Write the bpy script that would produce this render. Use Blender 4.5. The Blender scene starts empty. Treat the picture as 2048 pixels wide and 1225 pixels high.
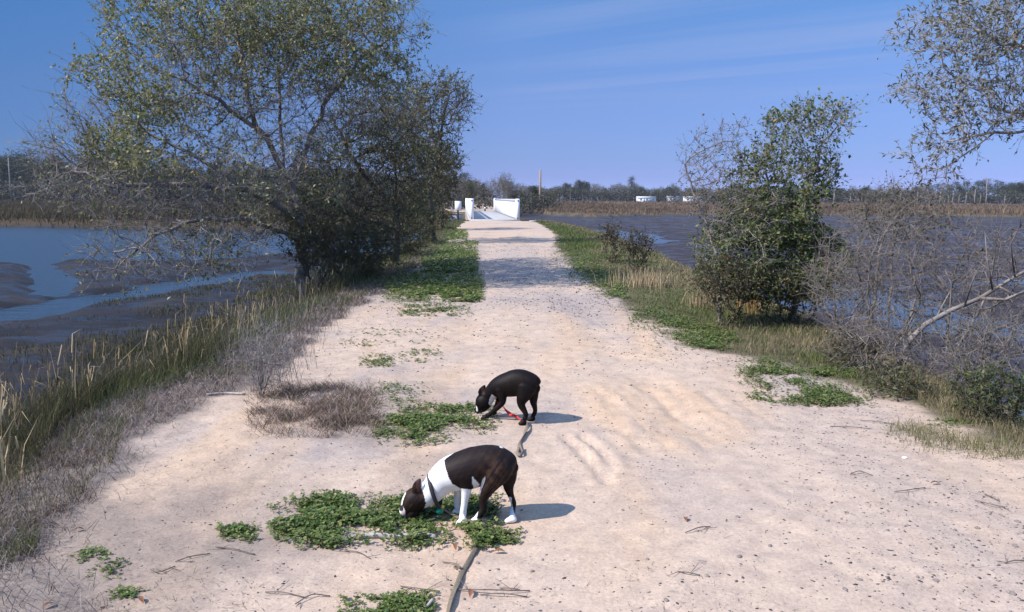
import bpy, math, random
import numpy as np
from mathutils import Vector, Matrix

rad = math.radians
random.seed(11)
rng = np.random.default_rng(11)
S = bpy.context.scene
COL = S.collection

# ------------------------------------------------------------------ camera
W, H, F = 2048.0, 1225.0, 1650.0
CAMH, PITCH, ROLL = 1.65, rad(7.45), rad(0.35)
cam_data = bpy.data.cameras.new('camera')
cam = bpy.data.objects.new('camera', cam_data)
COL.objects.link(cam)
cam_data.sensor_fit = 'HORIZONTAL'
cam_data.sensor_width = 36.0
cam_data.lens = 36.0 * F / W
cam_data.clip_start = 0.05
cam_data.clip_end = 6000
CR = Matrix.Rotation(math.pi / 2 - PITCH, 3, 'X') @ Matrix.Rotation(ROLL, 3, 'Z')
cam.matrix_world = Matrix.Translation((0, 0, CAMH)) @ CR.to_4x4()
S.camera = cam

# ------------------------------------------------------------------ light
SUN_EL = rad(43)
SHADOW = np.array([0.93, 0.37]); SHADOW /= np.linalg.norm(SHADOW)
EXPOSURE = 0.5
sun_data = bpy.data.lights.new('sun', 'SUN')
sun_data.energy = 5.0
sun_data.angle = rad(0.5)
sun_data.color = (1.0, 0.955, 0.90)
sun = bpy.data.objects.new('sun', sun_data)
COL.objects.link(sun)
ldir = Vector((SHADOW[0] * math.cos(SUN_EL), SHADOW[1] * math.cos(SUN_EL), -math.sin(SUN_EL)))
sun.rotation_euler = ldir.to_track_quat('-Z', 'Y').to_euler()
sun.location = (-20, -10, 30)

world = bpy.data.worlds.new('World')
S.world = world
world.use_nodes = True
nt = world.node_tree
nt.nodes.clear()
def wn(t, **kw):
    n = nt.nodes.new(t)
    for k, v in kw.items():
        setattr(n, k, v)
    return n
sky = wn('ShaderNodeTexSky', sky_type='NISHITA', sun_disc=False)
sky.sun_elevation = SUN_EL
sky.sun_rotation = math.atan2(-SHADOW[0], -SHADOW[1])
sky.altitude = 0
sky.air_density = 1.0
sky.dust_density = 0.0
sky.ozone_density = 4.0
tint = wn('ShaderNodeMix', data_type='RGBA', blend_type='MULTIPLY')
tint.inputs[0].default_value = 1.0
nt.links.new(sky.outputs[0], tint.inputs[6])
tc = wn('ShaderNodeTexCoord')
sep = wn('ShaderNodeSeparateXYZ')
nt.links.new(tc.outputs['Generated'], sep.inputs[0])
zr = wn('ShaderNodeMapRange'); zr.inputs['From Max'].default_value = 0.5
nt.links.new(sep.outputs[2], zr.inputs['Value'])
tr_ = wn('ShaderNodeValToRGB')                      # clear-air hue near the horizon; zenith overbrightened as added fill for the shadows
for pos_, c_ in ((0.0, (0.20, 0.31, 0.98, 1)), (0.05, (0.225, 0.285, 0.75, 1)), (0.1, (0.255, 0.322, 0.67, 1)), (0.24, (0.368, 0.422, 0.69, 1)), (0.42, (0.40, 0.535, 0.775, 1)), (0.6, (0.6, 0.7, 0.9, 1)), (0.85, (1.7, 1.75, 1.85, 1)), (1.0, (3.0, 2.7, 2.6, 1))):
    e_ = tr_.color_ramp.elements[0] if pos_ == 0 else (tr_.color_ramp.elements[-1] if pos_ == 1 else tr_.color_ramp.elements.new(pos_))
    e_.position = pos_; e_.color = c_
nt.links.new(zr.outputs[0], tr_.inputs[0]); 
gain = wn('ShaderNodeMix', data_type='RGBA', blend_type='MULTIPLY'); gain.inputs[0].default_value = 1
xr_ = wn('ShaderNodeMapRange'); xr_.inputs['From Min'].default_value = -0.55; xr_.inputs['From Max'].default_value = 0.0
nt.links.new(sep.outputs[0], xr_.inputs['Value'])
xc = wn('ShaderNodeMix', data_type='RGBA', blend_type='MIX'); xc.inputs[6].default_value = (0.95, 1.31, 1.42, 1); xc.inputs[7].default_value = (2.1, 2.05, 2.0, 1)
nt.links.new(xr_.outputs[0], xc.inputs[0])
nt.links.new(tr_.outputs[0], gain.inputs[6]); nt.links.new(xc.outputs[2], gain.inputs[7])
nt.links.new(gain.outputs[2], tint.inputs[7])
# project the view direction on a high flat layer: cirrus streaks
zmax = wn('ShaderNodeMath', operation='MAXIMUM'); zmax.inputs[1].default_value = 0.04
nt.links.new(sep.outputs[2], zmax.inputs[0])
dx = wn('ShaderNodeMath', operation='DIVIDE'); dy = wn('ShaderNodeMath', operation='DIVIDE')
nt.links.new(sep.outputs[0], dx.inputs[0]); nt.links.new(zmax.outputs[0], dx.inputs[1])
nt.links.new(sep.outputs[1], dy.inputs[0]); nt.links.new(zmax.outputs[0], dy.inputs[1])
comb = wn('ShaderNodeCombineXYZ')
nt.links.new(dx.outputs[0], comb.inputs[0]); nt.links.new(dy.outputs[0], comb.inputs[1])
mp = wn('ShaderNodeMapping', vector_type='TEXTURE')
mp.inputs['Rotation'].default_value = (0, 0, rad(-34))
mp.inputs['Scale'].default_value = (5.5, 0.75, 1)
mp.inputs['Location'].default_value = (26.07, 10.23, 0)
nt.links.new(comb.outputs[0], mp.inputs[0])
cn = wn('ShaderNodeTexNoise'); cn.inputs['Scale'].default_value = 1.0
cn.inputs['Detail'].default_value = 7; cn.inputs['Roughness'].default_value = 0.55
cn.inputs['Distortion'].default_value = 0.5
nt.links.new(mp.outputs[0], cn.inputs['Vector'])
cr = wn('ShaderNodeValToRGB')
cr.color_ramp.elements[0].position = 0.46; cr.color_ramp.elements[0].color = (0, 0, 0, 1)
cr.color_ramp.elements[1].position = 0.70; cr.color_ramp.elements[1].color = (0.42, 0.42, 0.42, 1)
nt.links.new(cn.outputs[0], cr.inputs[0])
cl = wn('ShaderNodeMix', data_type='RGBA', blend_type='MIX')
cl.inputs[7].default_value = (4.3, 5.4, 9.0, 1)
cm = wn('ShaderNodeMapRange'); cm.interpolation_type = 'SMOOTHSTEP'; cm.inputs['From Min'].default_value = -0.7; cm.inputs['From Max'].default_value = 0.7
nt.links.new(dx.outputs[0], cm.inputs['Value'])
cmul = wn('ShaderNodeMath', operation='MULTIPLY'); nt.links.new(cm.outputs[0], cmul.inputs[0]); nt.links.new(cr.outputs[0], cmul.inputs[1])
cz = wn('ShaderNodeMapRange'); cz.interpolation_type = 'SMOOTHSTEP'; cz.inputs['From Min'].default_value = 0.06; cz.inputs['From Max'].default_value = 0.17
nt.links.new(sep.outputs[2], cz.inputs['Value'])
cmu2 = wn('ShaderNodeMath', operation='MULTIPLY'); nt.links.new(cmul.outputs[0], cmu2.inputs[0]); nt.links.new(cz.outputs[0], cmu2.inputs[1])
nt.links.new(cmu2.outputs[0], cl.inputs[0])
nt.links.new(tint.outputs[2], cl.inputs[6])
bg = wn('ShaderNodeBackground'); bg.inputs[1].default_value = 0.06
out = wn('ShaderNodeOutputWorld')
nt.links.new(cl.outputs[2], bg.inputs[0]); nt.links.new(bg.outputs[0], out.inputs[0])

S.view_settings.view_transform = 'Standard'
S.view_settings.look = 'None'
S.view_settings.exposure = EXPOSURE
S.view_settings.gamma = 1.0
S.view_settings.use_curve_mapping = False
S.cycles.max_bounces = 6
S.cycles.transparent_max_bounces = 4
S.cycles.caustics_reflective = False
S.cycles.caustics_refractive = False

# ------------------------------------------------------------------ survey helpers (photo pixel -> place on the ground)
CRn = np.array(CR)
def ray(px, py):
    px = np.asarray(px, float); py = np.asarray(py, float)
    d = np.stack([(px - W / 2) / F, -(py - H / 2) / F, -np.ones_like(px)], -1)
    return d @ CRn.T
def G(px, py, z=0.0):
    d = ray(px, py)
    t = (z - CAMH) / d[..., 2]
    return np.array([0, 0, CAMH]) + d * t[..., None]
def A(px, py, Y):
    d = ray(px, py)
    t = np.asarray(Y) / d[..., 1]
    return np.array([0, 0, CAMH]) + d * np.asarray(t)[..., None]
def proj(P):
    q = (np.asarray(P, float) - np.array([0, 0, CAMH])) @ CRn
    return np.stack([q[..., 0] / -q[..., 2] * F + W / 2, H / 2 - q[..., 1] / -q[..., 2] * F], -1)
def inpoly(pts, poly):
    x, y = pts[..., 0], pts[..., 1]
    r = np.zeros(x.shape, bool)
    n = len(poly)
    for i in range(n):
        x1, y1 = poly[i]; x2, y2 = poly[(i + 1) % n]
        c = ((y1 > y) != (y2 > y)) & (x < (x2 - x1) * (y - y1) / ((y2 - y1) or 1e-9) + x1)
        r ^= c
    return r

_T = np.random.default_rng(5).random((256, 256))
def vnoise(x, y, s=0):
    x = np.asarray(x, float) + 37.7 * s + 900; y = np.asarray(y, float) + 91.3 * s + 900
    xi = np.floor(x).astype(int); yi = np.floor(y).astype(int)
    fx = x - xi; fy = y - yi
    fx = fx * fx * (3 - 2 * fx); fy = fy * fy * (3 - 2 * fy)
    a = _T[xi % 256, yi % 256]; b = _T[(xi + 1) % 256, yi % 256]
    c = _T[xi % 256, (yi + 1) % 256]; d = _T[(xi + 1) % 256, (yi + 1) % 256]
    return (a + (b - a) * fx) * (1 - fy) + (c + (d - c) * fx) * fy
def fbm(x, y, o=4, s=0):
    v = 0; a = 0.5; t = 0
    for i in range(o):
        v = v + a * vnoise(x * 2 ** i, y * 2 ** i, s + i); t += a; a *= 0.5
    return v / t
def sst(a, b, x):
    t = np.clip((x - a) / (b - a), 0, 1)
    return t * t * (3 - 2 * t)

# ------------------------------------------------------------------ object helpers
def tag(o, label=None, cat=None, group=None, kind=None):
    if label: o['label'] = label
    if cat: o['category'] = cat
    if group: o['group'] = group
    if kind: o['kind'] = kind
    return o
def thing(name, label, cat, loc=(0, 0, 0), group=None):
    o = bpy.data.objects.new(name, None)
    COL.objects.link(o)
    o.location = loc
    o.empty_display_size = 0.2
    return tag(o, label, cat, group)
def mesh(name, V, faces, mat, parent=None, cols=None, smooth=False, origin=None, mats=None):
    """faces: list of (n,k) int arrays; cols: (nv,3) point colours"""
    V = np.asarray(V, float).reshape(-1, 3)
    if origin is None and parent is not None:
        origin = np.array(parent.location)
    if origin is not None:
        V = V - np.asarray(origin)
    me = bpy.data.meshes.new(name)
    me.vertices.add(len(V))
    me.vertices.foreach_set('co', V.astype(np.float32).ravel())
    faces = [np.asarray(f, np.int32) for f in faces if len(f)]
    loops = np.concatenate([f.ravel() for f in faces])
    sizes = np.concatenate([np.full(len(f), f.shape[1], np.int32) for f in faces])
    starts = np.concatenate([[0], np.cumsum(sizes)[:-1]]).astype(np.int32)
    me.loops.add(len(loops)); me.loops.foreach_set('vertex_index', loops)
    me.polygons.add(len(sizes)); me.polygons.foreach_set('loop_start', starts)
    if smooth:
        me.polygons.foreach_set('use_smooth', np.ones(len(sizes), bool))
    me.update(calc_edges=True)
    if cols is not None:
        a = me.color_attributes.new('Col', 'FLOAT_COLOR', 'POINT')
        c = np.ones((len(V), 4), np.float32); c[:, :3] = cols
        a.data.foreach_set('color', c.ravel())
    if mat: me.materials.append(mat)
    o = bpy.data.objects.new(name, me)
    COL.objects.link(o)
    if parent is not None:
        o.parent = parent
    elif origin is not None:
        o.location = origin
    return o
class MB:
    """collects shapes for one mesh"""
    def __init__(s): s.V = []; s.F = {}; s.n = 0; s.C = []
    def add(s, V, faces, col=None):
        V = np.asarray(V, float).reshape(-1, 3)
        for f in faces:
            f = np.asarray(f, np.int32)
            if len(f): s.F.setdefault(f.shape[1], []).append(f + s.n)
        s.V.append(V); s.n += len(V)
        if col is not None:
            c = np.asarray(col, float)
            s.C.append(np.broadcast_to(c, (len(V), 3)))
    def box(s, c, d, rz=0.0, bev=0.0):
        c = np.asarray(c, float); hx, hy, hz = np.asarray(d, float) / 2
        b = min(bev, hx, hy, hz)
        pts = []
        for (z, ins) in ((-hz, b), (-hz + b, 0), (hz - b, 0), (hz, b)) if b > 0 else ((-hz, 0), (hz, 0)):
            for sx, sy in ((-1, -1), (1, -1), (1, 1), (-1, 1)):
                pts.append((sx * (hx - ins), sy * (hy - ins), z))
        P = np.array(pts); cs, sn = math.cos(rz), math.sin(rz)
        P = np.stack([P[:, 0] * cs - P[:, 1] * sn, P[:, 0] * sn + P[:, 1] * cs, P[:, 2]], 1) + c
        n = len(P) // 4
        fs = [[3, 2, 1, 0], [4 * n - 4, 4 * n - 3, 4 * n - 2, 4 * n - 1]]
        for k in range(n - 1):
            for j in range(4):
                a = 4 * k + j; b2 = 4 * k + (j + 1) % 4
                fs.append([a, b2, b2 + 4, a + 4])
        s.add(P, [fs])
        return s
    def tube(s, pts, rads, sides=8, cap=True, flat=1.0, twist=None, ref=None, col=None):
        pts = np.asarray(pts, float); n = len(pts)
        rads = np.broadcast_to(np.asarray(rads, float), (n,))
        T = np.gradient(pts, axis=0); T /= np.linalg.norm(T, axis=1)[:, None] + 1e-12
        up = np.array([0, 0, 1.0]) if ref is None else np.asarray(ref, float)
        V = []
        pu = None
        for i in range(n):
            u = up if pu is None else pu
            a = u - T[i] * (u @ T[i])
            if np.linalg.norm(a) < 1e-3: a = np.array([1.0, 0, 0]) - T[i] * T[i][0]
            a /= np.linalg.norm(a); b = np.cross(T[i], a)
            if ref is None: pu = a
            tw = 0 if twist is None else twist[i]
            for k in range(sides):
                th = 2 * math.pi * k / sides
                p, q = math.cos(th) * flat, math.sin(th)
                p, q = p * math.cos(tw) - q * math.sin(tw), p * math.sin(tw) + q * math.cos(tw)
                V.append(pts[i] + rads[i] * (a * p + b * q))
        fs = []
        for i in range(n - 1):
            for k in range(sides):
                k2 = (k + 1) % sides
                fs.append([i * sides + k, i * sides + k2, (i + 1) * sides + k2, (i + 1) * sides + k])
        F2 = [fs]
        if cap:
            F2 += [[list(range(sides))[::-1]], [[(n - 1) * sides + k for k in range(sides)]]]
        s.add(V, F2, col)
        return s
    def build(s, name, mat, parent=None, smooth=False, origin=None):
        V = np.concatenate(s.V)
        cols = np.concatenate(s.C) if s.C else None
        return mesh(name, V, [np.concatenate(f) for f in s.F.values()], mat, parent, cols, smooth, origin)

# ------------------------------------------------------------------ materials
def new_mat(name):
    m = bpy.data.materials.new(name); m.use_nodes = True
    return m, m.node_tree, m.node_tree.nodes['Principled BSDF']
def mat_plain(name, col, rough=0.7, noise=0.25, scale=12.0, bump=0.0, metal=0.0, spec=0.4, dirt=None):
    m, t, b = new_mat(name)
    n = t.nodes.new('ShaderNodeTexNoise'); n.inputs['Scale'].default_value = scale; n.inputs['Detail'].default_value = 6
    tcn = t.nodes.new('ShaderNodeTexCoord'); t.links.new(tcn.outputs['Object'], n.inputs['Vector'])
    r = t.nodes.new('ShaderNodeValToRGB')
    c = np.array(col); d = np.array(dirt) if dirt is not None else c * (1 - noise)
    r.color_ramp.elements[0].position = 0.3; r.color_ramp.elements[0].color = (*d, 1)
    r.color_ramp.elements[1].position = 0.65; r.color_ramp.elements[1].color = (*np.minimum(c * (1 + noise * 0.4), 1), 1)
    t.links.new(n.outputs[0], r.inputs[0]); t.links.new(r.outputs[0], b.inputs['Base Color'])
    b.inputs['Roughness'].default_value = rough; b.inputs['Metallic'].default_value = metal
    b.inputs['Specular IOR Level'].default_value = spec
    if bump:
        bp = t.nodes.new('ShaderNodeBump'); bp.inputs['Strength'].default_value = bump; bp.inputs['Distance'].default_value = 0.01
        t.links.new(n.outputs[0], bp.inputs['Height']); t.links.new(bp.outputs[0], b.inputs['Normal'])
    return m
def mat_leaf(name, rough=0.55, trans=0.33, spec=0.35):
    m, t, b = new_mat(name)
    a = t.nodes.new('ShaderNodeAttribute'); a.attribute_name = 'Col'
    t.links.new(a.outputs['Color'], b.inputs['Base Color'])
    b.inputs['Roughness'].default_value = rough; b.inputs['Specular IOR Level'].default_value = spec
    tr = t.nodes.new('ShaderNodeBsdfTranslucent'); t.links.new(a.outputs['Color'], tr.inputs['Color'])
    mx = t.nodes.new('ShaderNodeMixShader'); mx.inputs[0].default_value = trans
    t.links.new(b.outputs[0], mx.inputs[1]); t.links.new(tr.outputs[0], mx.inputs[2])
    t.links.new(mx.outputs[0], t.nodes['Material Output'].inputs[0])
    return m
LEAF = mat_leaf('leaf')
GRASS = mat_leaf('grass_blade', 0.7, 0.3, 0.2)
DRY = mat_leaf('dry_stalk', 0.85, 0.1, 0.1)
BARK = mat_plain('grey_bark', (0.23, 0.205, 0.195), 0.9, 0.5, 9.0, 0.6, spec=0.15)
SCRUB = mat_plain('scrub_bark', (0.21, 0.18, 0.165), 0.9, 0.5, 9.0, 0.4, spec=0.1)
BARKD = mat_plain('dark_bark', (0.10, 0.085, 0.07), 0.9, 0.5, 9.0, 0.6, spec=0.15)
BARKL = mat_plain('pale_bark', (0.30, 0.27, 0.25), 0.9, 0.4, 9.0, 0.5, spec=0.15)
WHITE = mat_plain('white_paint', (0.80, 0.80, 0.80), 0.45, 0.06, 3.0)
CONC = mat_plain('concrete', (0.38, 0.365, 0.36), 0.85, 0.15, 2.5, 0.1)
BLACK = mat_plain('black_paint', (0.02, 0.02, 0.022), 0.5, 0.2, 6.0)
WOOD = mat_plain('weathered_wood', (0.30, 0.22, 0.17), 0.85, 0.4, 5.0, 0.3)
GREYP = mat_plain('sign_back', (0.42, 0.42, 0.45), 0.5, 0.1, 4.0)
STONE = mat_plain('stone', (0.21, 0.175, 0.16), 0.85, 0.4, 40.0, 0.4)

# ------------------------------------------------------------------ terrain shape
WATER_Z = -1.97
BR0, BR1 = 62.0, 101.0                       # ends of the bridge
def bridge_x(Y): return -1.40 - 0.065 * (Y - 63.0)
def edge_curve(pix, tail):
    p = G([a for a, b in pix], [b for a, b in pix])
    q = sorted([(float(a[1]), float(a[0])) for a in p])
    Y = [-60.0] + [a for a, b in q] + [t[0] for t in tail]
    X = [q[0][1]] + [b for a, b in q] + [t[1] for t in tail]
    return np.array(Y), np.array(X)
far_l = [(62, bridge_x(62) - 2.6), (102, bridge_x(102) - 2.6), (125, bridge_x(125) - 5), (400, bridge_x(400) - 9)]
far_r = [(62, bridge_x(62) + 2.6), (102, bridge_x(102) + 2.6), (125, bridge_x(125) + 4), (400, bridge_x(400) + 6)]
LC = edge_curve([(0, 1009), (54, 963), (120, 914), (177, 844), (247, 790), (313, 765), (420, 735), (530, 670), (620, 620), (700, 583), (780, 543), (880, 480), (905, 452)], far_l)
RC = edge_curve([(2048, 880), (1900, 822), (1790, 760), (1700, 710), (1600, 650), (1480, 596), (1400, 558), (1300, 515), (1200, 470), (1110, 446)], far_r)
LB = edge_curve([(177, 1225), (110, 1100), (177, 1017), (247, 963), (297, 885), (342, 840), (412, 790), (490, 775), (560, 735), (610, 690), (670, 640), (740, 598), (800, 560), (880, 500), (915, 452)], far_l)
RB = edge_curve([(2048, 905), (1900, 840), (1800, 803), (1740, 778), (1640, 752), (1530, 722), (1480, 712), (1375, 698), (1345, 662), (1255, 624), (1235, 600), (1160, 550), (1135, 522), (1105, 492), (1112, 470), (1078, 447)], far_r)
def xl(Y): return np.interp(Y, *LC)
def xr(Y): return np.interp(Y, *RC)
def xlb(Y): return np.interp(Y, *LB)
def xrb(Y): return np.interp(Y, *RB)

def dist_poly(x, y, pts):
    d = np.full(np.shape(x), 1e9)
    for (ax, ay), (bx, by) in zip(pts[:-1], pts[1:]):
        vx, vy = bx - ax, by - ay
        t = np.clip(((x - ax) * vx + (y - ay) * vy) / (vx * vx + vy * vy + 1e-9), 0, 1)
        d = np.minimum(d, np.hypot(x - ax - t * vx, y - ay - t * vy))
    return d
CH1 = G([-250, 0, 100, 230, 350, 480, 560], [690, 640, 617, 590, 572, 556, 548], WATER_Z)[:, :2]
CH2 = G([80, 92, 112, 105], [528, 545, 560, 590], WATER_Z)[:, :2]
SHORE_L = G([-900, 0, 250, 500, 640], [536, 530, 524, 517, 508], WATER_Z)   # near shore of the creek
def shore_near(x): return np.interp(x, SHORE_L[:, 0], SHORE_L[:, 1])
MARSH_R = G([1055, 1100, 1180, 1250, 1400, 1700, 2048, 3200], [424, 433, 437, 434, 432, 434, 437, 450], -1.9)
def marsh_r_Y(x): return np.interp(x, MARSH_R[:, 0], MARSH_R[:, 1])
def marsh_l_Y(x): return 93 + 5 * np.sin(x * 0.07) + np.clip(-x - 60, 0, 200) * 0.05

TR_DIR = G(1330, 890) - G(1215, 780); TR_DIR = TR_DIR[:2] / np.linalg.norm(TR_DIR[:2])
POLY_YEL = [(1150, 770), (1320, 755), (1500, 795), (1540, 850), (1400, 905), (1260, 900), (1180, 830)]
GOUGE = [G([1128, 1150, 1185, 1215], [872, 890, 925, 965])[:, :2], G([1165, 1190, 1215, 1222], [872, 890, 920, 945])[:, :2]]
def soft_poly(px, poly, r=24):
    m = np.zeros(px.shape[:-1])
    for dx_, dy_ in ((0, 0), (r, 0), (-r, 0), (0, r * .5), (0, -r * .5), (r * .6, r * .4), (-r * .6, -r * .4), (r * .6, -r * .4), (-r * .6, r * .4)):
        m += inpoly(px + np.array([dx_, dy_]), poly)
    return m / 9
def tz(x, Y, detail=True):
    x = np.asarray(x, float); Y = np.asarray(Y, float)
    d = np.maximum(np.maximum(xl(Y) - x, x - xr(Y)), 0)
    left = x < 0.5 * (xl(Y) + xr(Y))
    # mud flats
    mud = -1.90 + (fbm(x * 0.22, Y * 0.22, 5, 3) - 0.5) * 0.34
    pool = np.exp(-((Y - 56 - x * .2) / 6) ** 2) * sst(6, 12, x) * 0.16 + (1 - sst(30, 52, Y)) * 0.20
    mud = mud + (fbm(x * 1.1, Y * 1.1, 4, 6) - .5) * np.where(left, 0.24, 0.16)
    mud = np.where(left, mud + 0.13, mud + 0.17 - pool)
    mud = mud - 0.35 * (1 - sst(0.5, 2.2, dist_poly(x, Y, CH1) + (fbm(x * .5, Y * .5, 3, 8) - .5) * 2.5))
    mud = mud - 0.3 * (1 - sst(0.3, 1.3, dist_poly(x, Y, CH2)))
    ml = marsh_l_Y(x); mr = marsh_r_Y(x)
    wob = (fbm(x * 0.06, Y * 0.06, 3, 12) - 0.5) * 8
    creekL = left * sst(shore_near(x) - 1.5, shore_near(x) + 1, Y + wob * .35) * (1 - sst(ml - 3, ml, Y))
    creekR = (~left) * sst(66, 72, Y) * (1 - sst(96, 100, Y)) * (1 - sst(10, 22, x - bridge_x(Y)))
    under = sst(BR0 + 2, BR0 + 6, Y) * (1 - sst(BR1 - 6, BR1 - 2, Y))
    mud = mud - 0.6 * np.maximum(creekL, creekR)
    marsh = np.where(left, sst(ml - 1.5, ml + 1.5, Y + wob * .3), sst(mr - 4, mr + 3, Y + wob))
    mud = mud + marsh * (0.75 + 0.1 * (fbm(x * .1, Y * .1, 3, 20) - .5))
    land = sst(300, 420, Y) * 0.9
    mud = mud + land
    # causeway
    s = sst(0.0, 3.8, d + 0.25 * (fbm(x * 0.8, Y * 0.8, 3, 30) - .5) * (d > 0.05))
    top = -0.03 * np.abs(x - 0.6) / 3 + (fbm(x * 0.5, Y * 0.5, 3, 40) - 0.5) * 0.07
    z = top * (1 - s) + mud * s
    z = z * (1 - under) + np.minimum(mud, -2.45) * under * (d < 12) + z * under * (d >= 12)
    if detail:
        nr = (Y > 2) & (Y < 40) & (d < 3)
        zz = np.zeros_like(z)
        if np.any(nr):
            X_, Y_ = x[nr], Y[nr]
            px = proj(np.stack([X_, Y_, np.zeros_like(X_)], -1))
            u = X_ * TR_DIR[0] + Y_ * TR_DIR[1]; v = -X_ * TR_DIR[1] + Y_ * TR_DIR[0]
            yel = soft_poly(px, POLY_YEL)
            q = yel * (fbm(u * 1.2, v * 11, 3, 50) - .5) * 0.05
            for gpts in GOUGE:
                gd = dist_poly(X_, Y_, gpts) + (fbm(X_ * 9, Y_ * 9, 2, 55) - .5) * 0.03
                q += -0.020 * np.exp(-(gd / 0.028) ** 2) + 0.010 * np.exp(-((gd - 0.07) / 0.035) ** 2)
            q += (fbm(X_ * 4, Y_ * 4, 3, 60) - .5) * 0.034
            q += (fbm(X_ * 14, Y_ * 14, 3, 63) - .5) * 0.010
            # wheel tracks that run up the road
            cx_ = 0.35 - 0.02 * (Y_ - 5)
            for off in (-0.75, 0.85):
                q += -0.018 * np.exp(-((X_ - cx_ - off) / 0.22) ** 2) * sst(5, 8, Y_)
            zz[nr] = q
        z = z + zz
    return z
def tz1(x, y): return float(tz(np.array([x]), np.array([y]))[0])

# grid
def spread(a, r0, far, g):
    out_, s_, p_ = [], r0, a
    while abs(p_) < far:
        s_ *= g; p_ += math.copysign(s_, far * (1 if a > 0 else -1)); out_.append(p_)
    return out_
xs_mid = np.arange(-5.2, 6.6, 0.035)
xs = np.concatenate([np.array(spread(-5.2, 0.05, 1600, 1.03))[::-1], xs_mid, spread(6.6, 0.05, 1600, 1.03)])
ys = [2.0]
while ys[-1] < 2600: ys.append(ys[-1] * 1.0068 if ys[-1] < 130 else ys[-1] * 1.03)
ys = np.concatenate([[-60, -40, -25, -15, -9, -5, -2.5, -1, 0, 0.7, 1.3], ys])
GX, GY = np.meshgrid(xs, ys)
GZ = tz(GX, GY)
nx, ny = len(xs), len(ys)
P = np.stack([GX, GY, GZ], -1).reshape(-1, 3)
idx = np.arange(nx * ny).reshape(ny, nx)
quads = np.stack([idx[:-1, :-1], idx[:-1, 1:], idx[1:, 1:], idx[1:, :-1]], -1).reshape(-1, 4)
# colours of the ground itself
x_, y_, z_ = P[:, 0], P[:, 1], P[:, 2]
SAND = np.array([0.495, 0.382, 0.300]); SANDY = np.array([0.54, 0.385, 0.265]); SANDG = np.array([0.33, 0.285, 0.27])
SOIL = np.array([0.125, 0.105, 0.065]); DSOIL = np.array([0.23, 0.19, 0.165]); MUD = np.array([0.030, 0.024, 0.024]); MARSH = np.array([0.065, 0.045, 0.03])
n1 = fbm(x_ * 0.9, y_ * 0.9, 4, 70)[:, None]; n2 = fbm(x_ * 2.2, y_ * 0.6, 4, 75)[:, None]
pz0 = proj(np.stack([x_, np.maximum(y_, 1.5), np.zeros_like(x_)], -1))
yel = soft_poly(pz0, POLY_YEL)[:, None]
u = x_ * TR_DIR[0] + y_ * TR_DIR[1]; v = -x_ * TR_DIR[1] + y_ * TR_DIR[0]
streak = fbm(u * 1.2, v * 9, 3, 50)[:, None]
c = SAND + (SANDG - SAND) * np.clip((n1 - 0.52) * 2.2, 0, 0.6)
c = c + (SANDY - c) * np.clip((n2 - 0.5) * 2.5, 0, 0.7)
c = c + (SANDY - c) * np.clip(yel * (0.35 + (streak - .4) * 1.6), 0, 1)
grav = (np.exp(-((y_ - 13.5) / 1.6) ** 2) * 0.6 + sst(15, 17, y_) * (1 - sst(25, 30, y_)) * 0.55)[:, None] * (0.4 + n1)
c = c + (SANDG - c) * np.clip(grav, 0, 0.75)
gr2 = np.exp(-((x_ - 2.6 - 0.06 * (y_ - 6)) / 0.6) ** 2) * (y_ > 2) * (y_ < 12)
c = c + (SANDG - c) * np.clip(gr2[:, None] * 0.6 * (0.2 + n1), 0, 0.6)
lft = (sst(0.3, -1.2, x_) * sst(8.5, 5.6, y_) * sst(.30, .58, fbm(x_ * 1.1, y_ * 1.1, 4, 79)))[:, None]
c = c + (np.array([0.27, 0.215, 0.18]) - c) * lft * .85
vr = sst(-0.12, 0.22, (x_ - xrb(y_)) + (fbm(x_ * 3, y_ * 3, 3, 80) - .5) * 0.5)[:, None]
vl = sst(-0.1, 0.15, (xlb(y_) - x_) + (fbm(x_ * 3, y_ * 3, 3, 82) - .5) * 0.35)[:, None]
c = c + (SOIL * (0.7 + n1 * 0.6) - c) * vr
c = c + (DSOIL * (0.7 + n1 * 0.6) - c) * vl
off_br = ((y_ > 60.2) & (y_ < 103) & (np.abs(x_ - bridge_x(y_)) > 1.9))[:, None]
c = c + (SOIL * .9 - c) * off_br
slope_l = sst(0.1, 0.6, xl(y_) - x_)[:, None]
c = c + (SOIL * 0.7 - c) * slope_l * (z_ < 0.2)[:, None]
wet = sst(-1.45, -1.75, z_)
left = x_ < 0.5 * (xl(y_) + xr(y_))
ismarsh = np.where(left, sst(marsh_l_Y(x_) - 2, marsh_l_Y(x_) + 1, y_), sst(marsh_r_Y(x_) - 2, marsh_r_Y(x_) + 4, y_)) * ((z_ < -0.15) | (y_ > 110))
on_causeway = (x_ > xl(y_) - 0.5) & (x_ < xr(y_) + 0.5)
ismarsh = ismarsh * (~on_causeway)
wet = wet * (1 - ismarsh)
mn = fbm(x_ * 0.35, y_ * 1.1, 5, 88)[:, None]
c = c + (np.where(left[:, None], MUD * .8, np.array([0.036, 0.025, 0.024])) * (0.35 + 1.3 * mn) - c) * wet[:, None]
c = c + (MARSH * (0.7 + 0.7 * fbm(x_ * 0.05, y_ * 0.05, 3, 85)[:, None]) - c) * ismarsh[:, None]
ground = mesh('ground', P, [quads], None, cols=c, smooth=True)
wa = ground.data.attributes.new('wet', 'FLOAT', 'POINT'); wa.data.foreach_set('value', wet.astype(np.float32))
tag(ground, 'pale sandy causeway with vegetated banks falling to dark tidal mud', 'ground', kind='structure')
m, t, b = new_mat('sand_and_mud')
at = t.nodes.new('ShaderNodeAttribute'); at.attribute_name = 'Col'
aw = t.nodes.new('ShaderNodeAttribute'); aw.attribute_name = 'wet'
tcn = t.nodes.new('ShaderNodeTexCoord')
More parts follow.
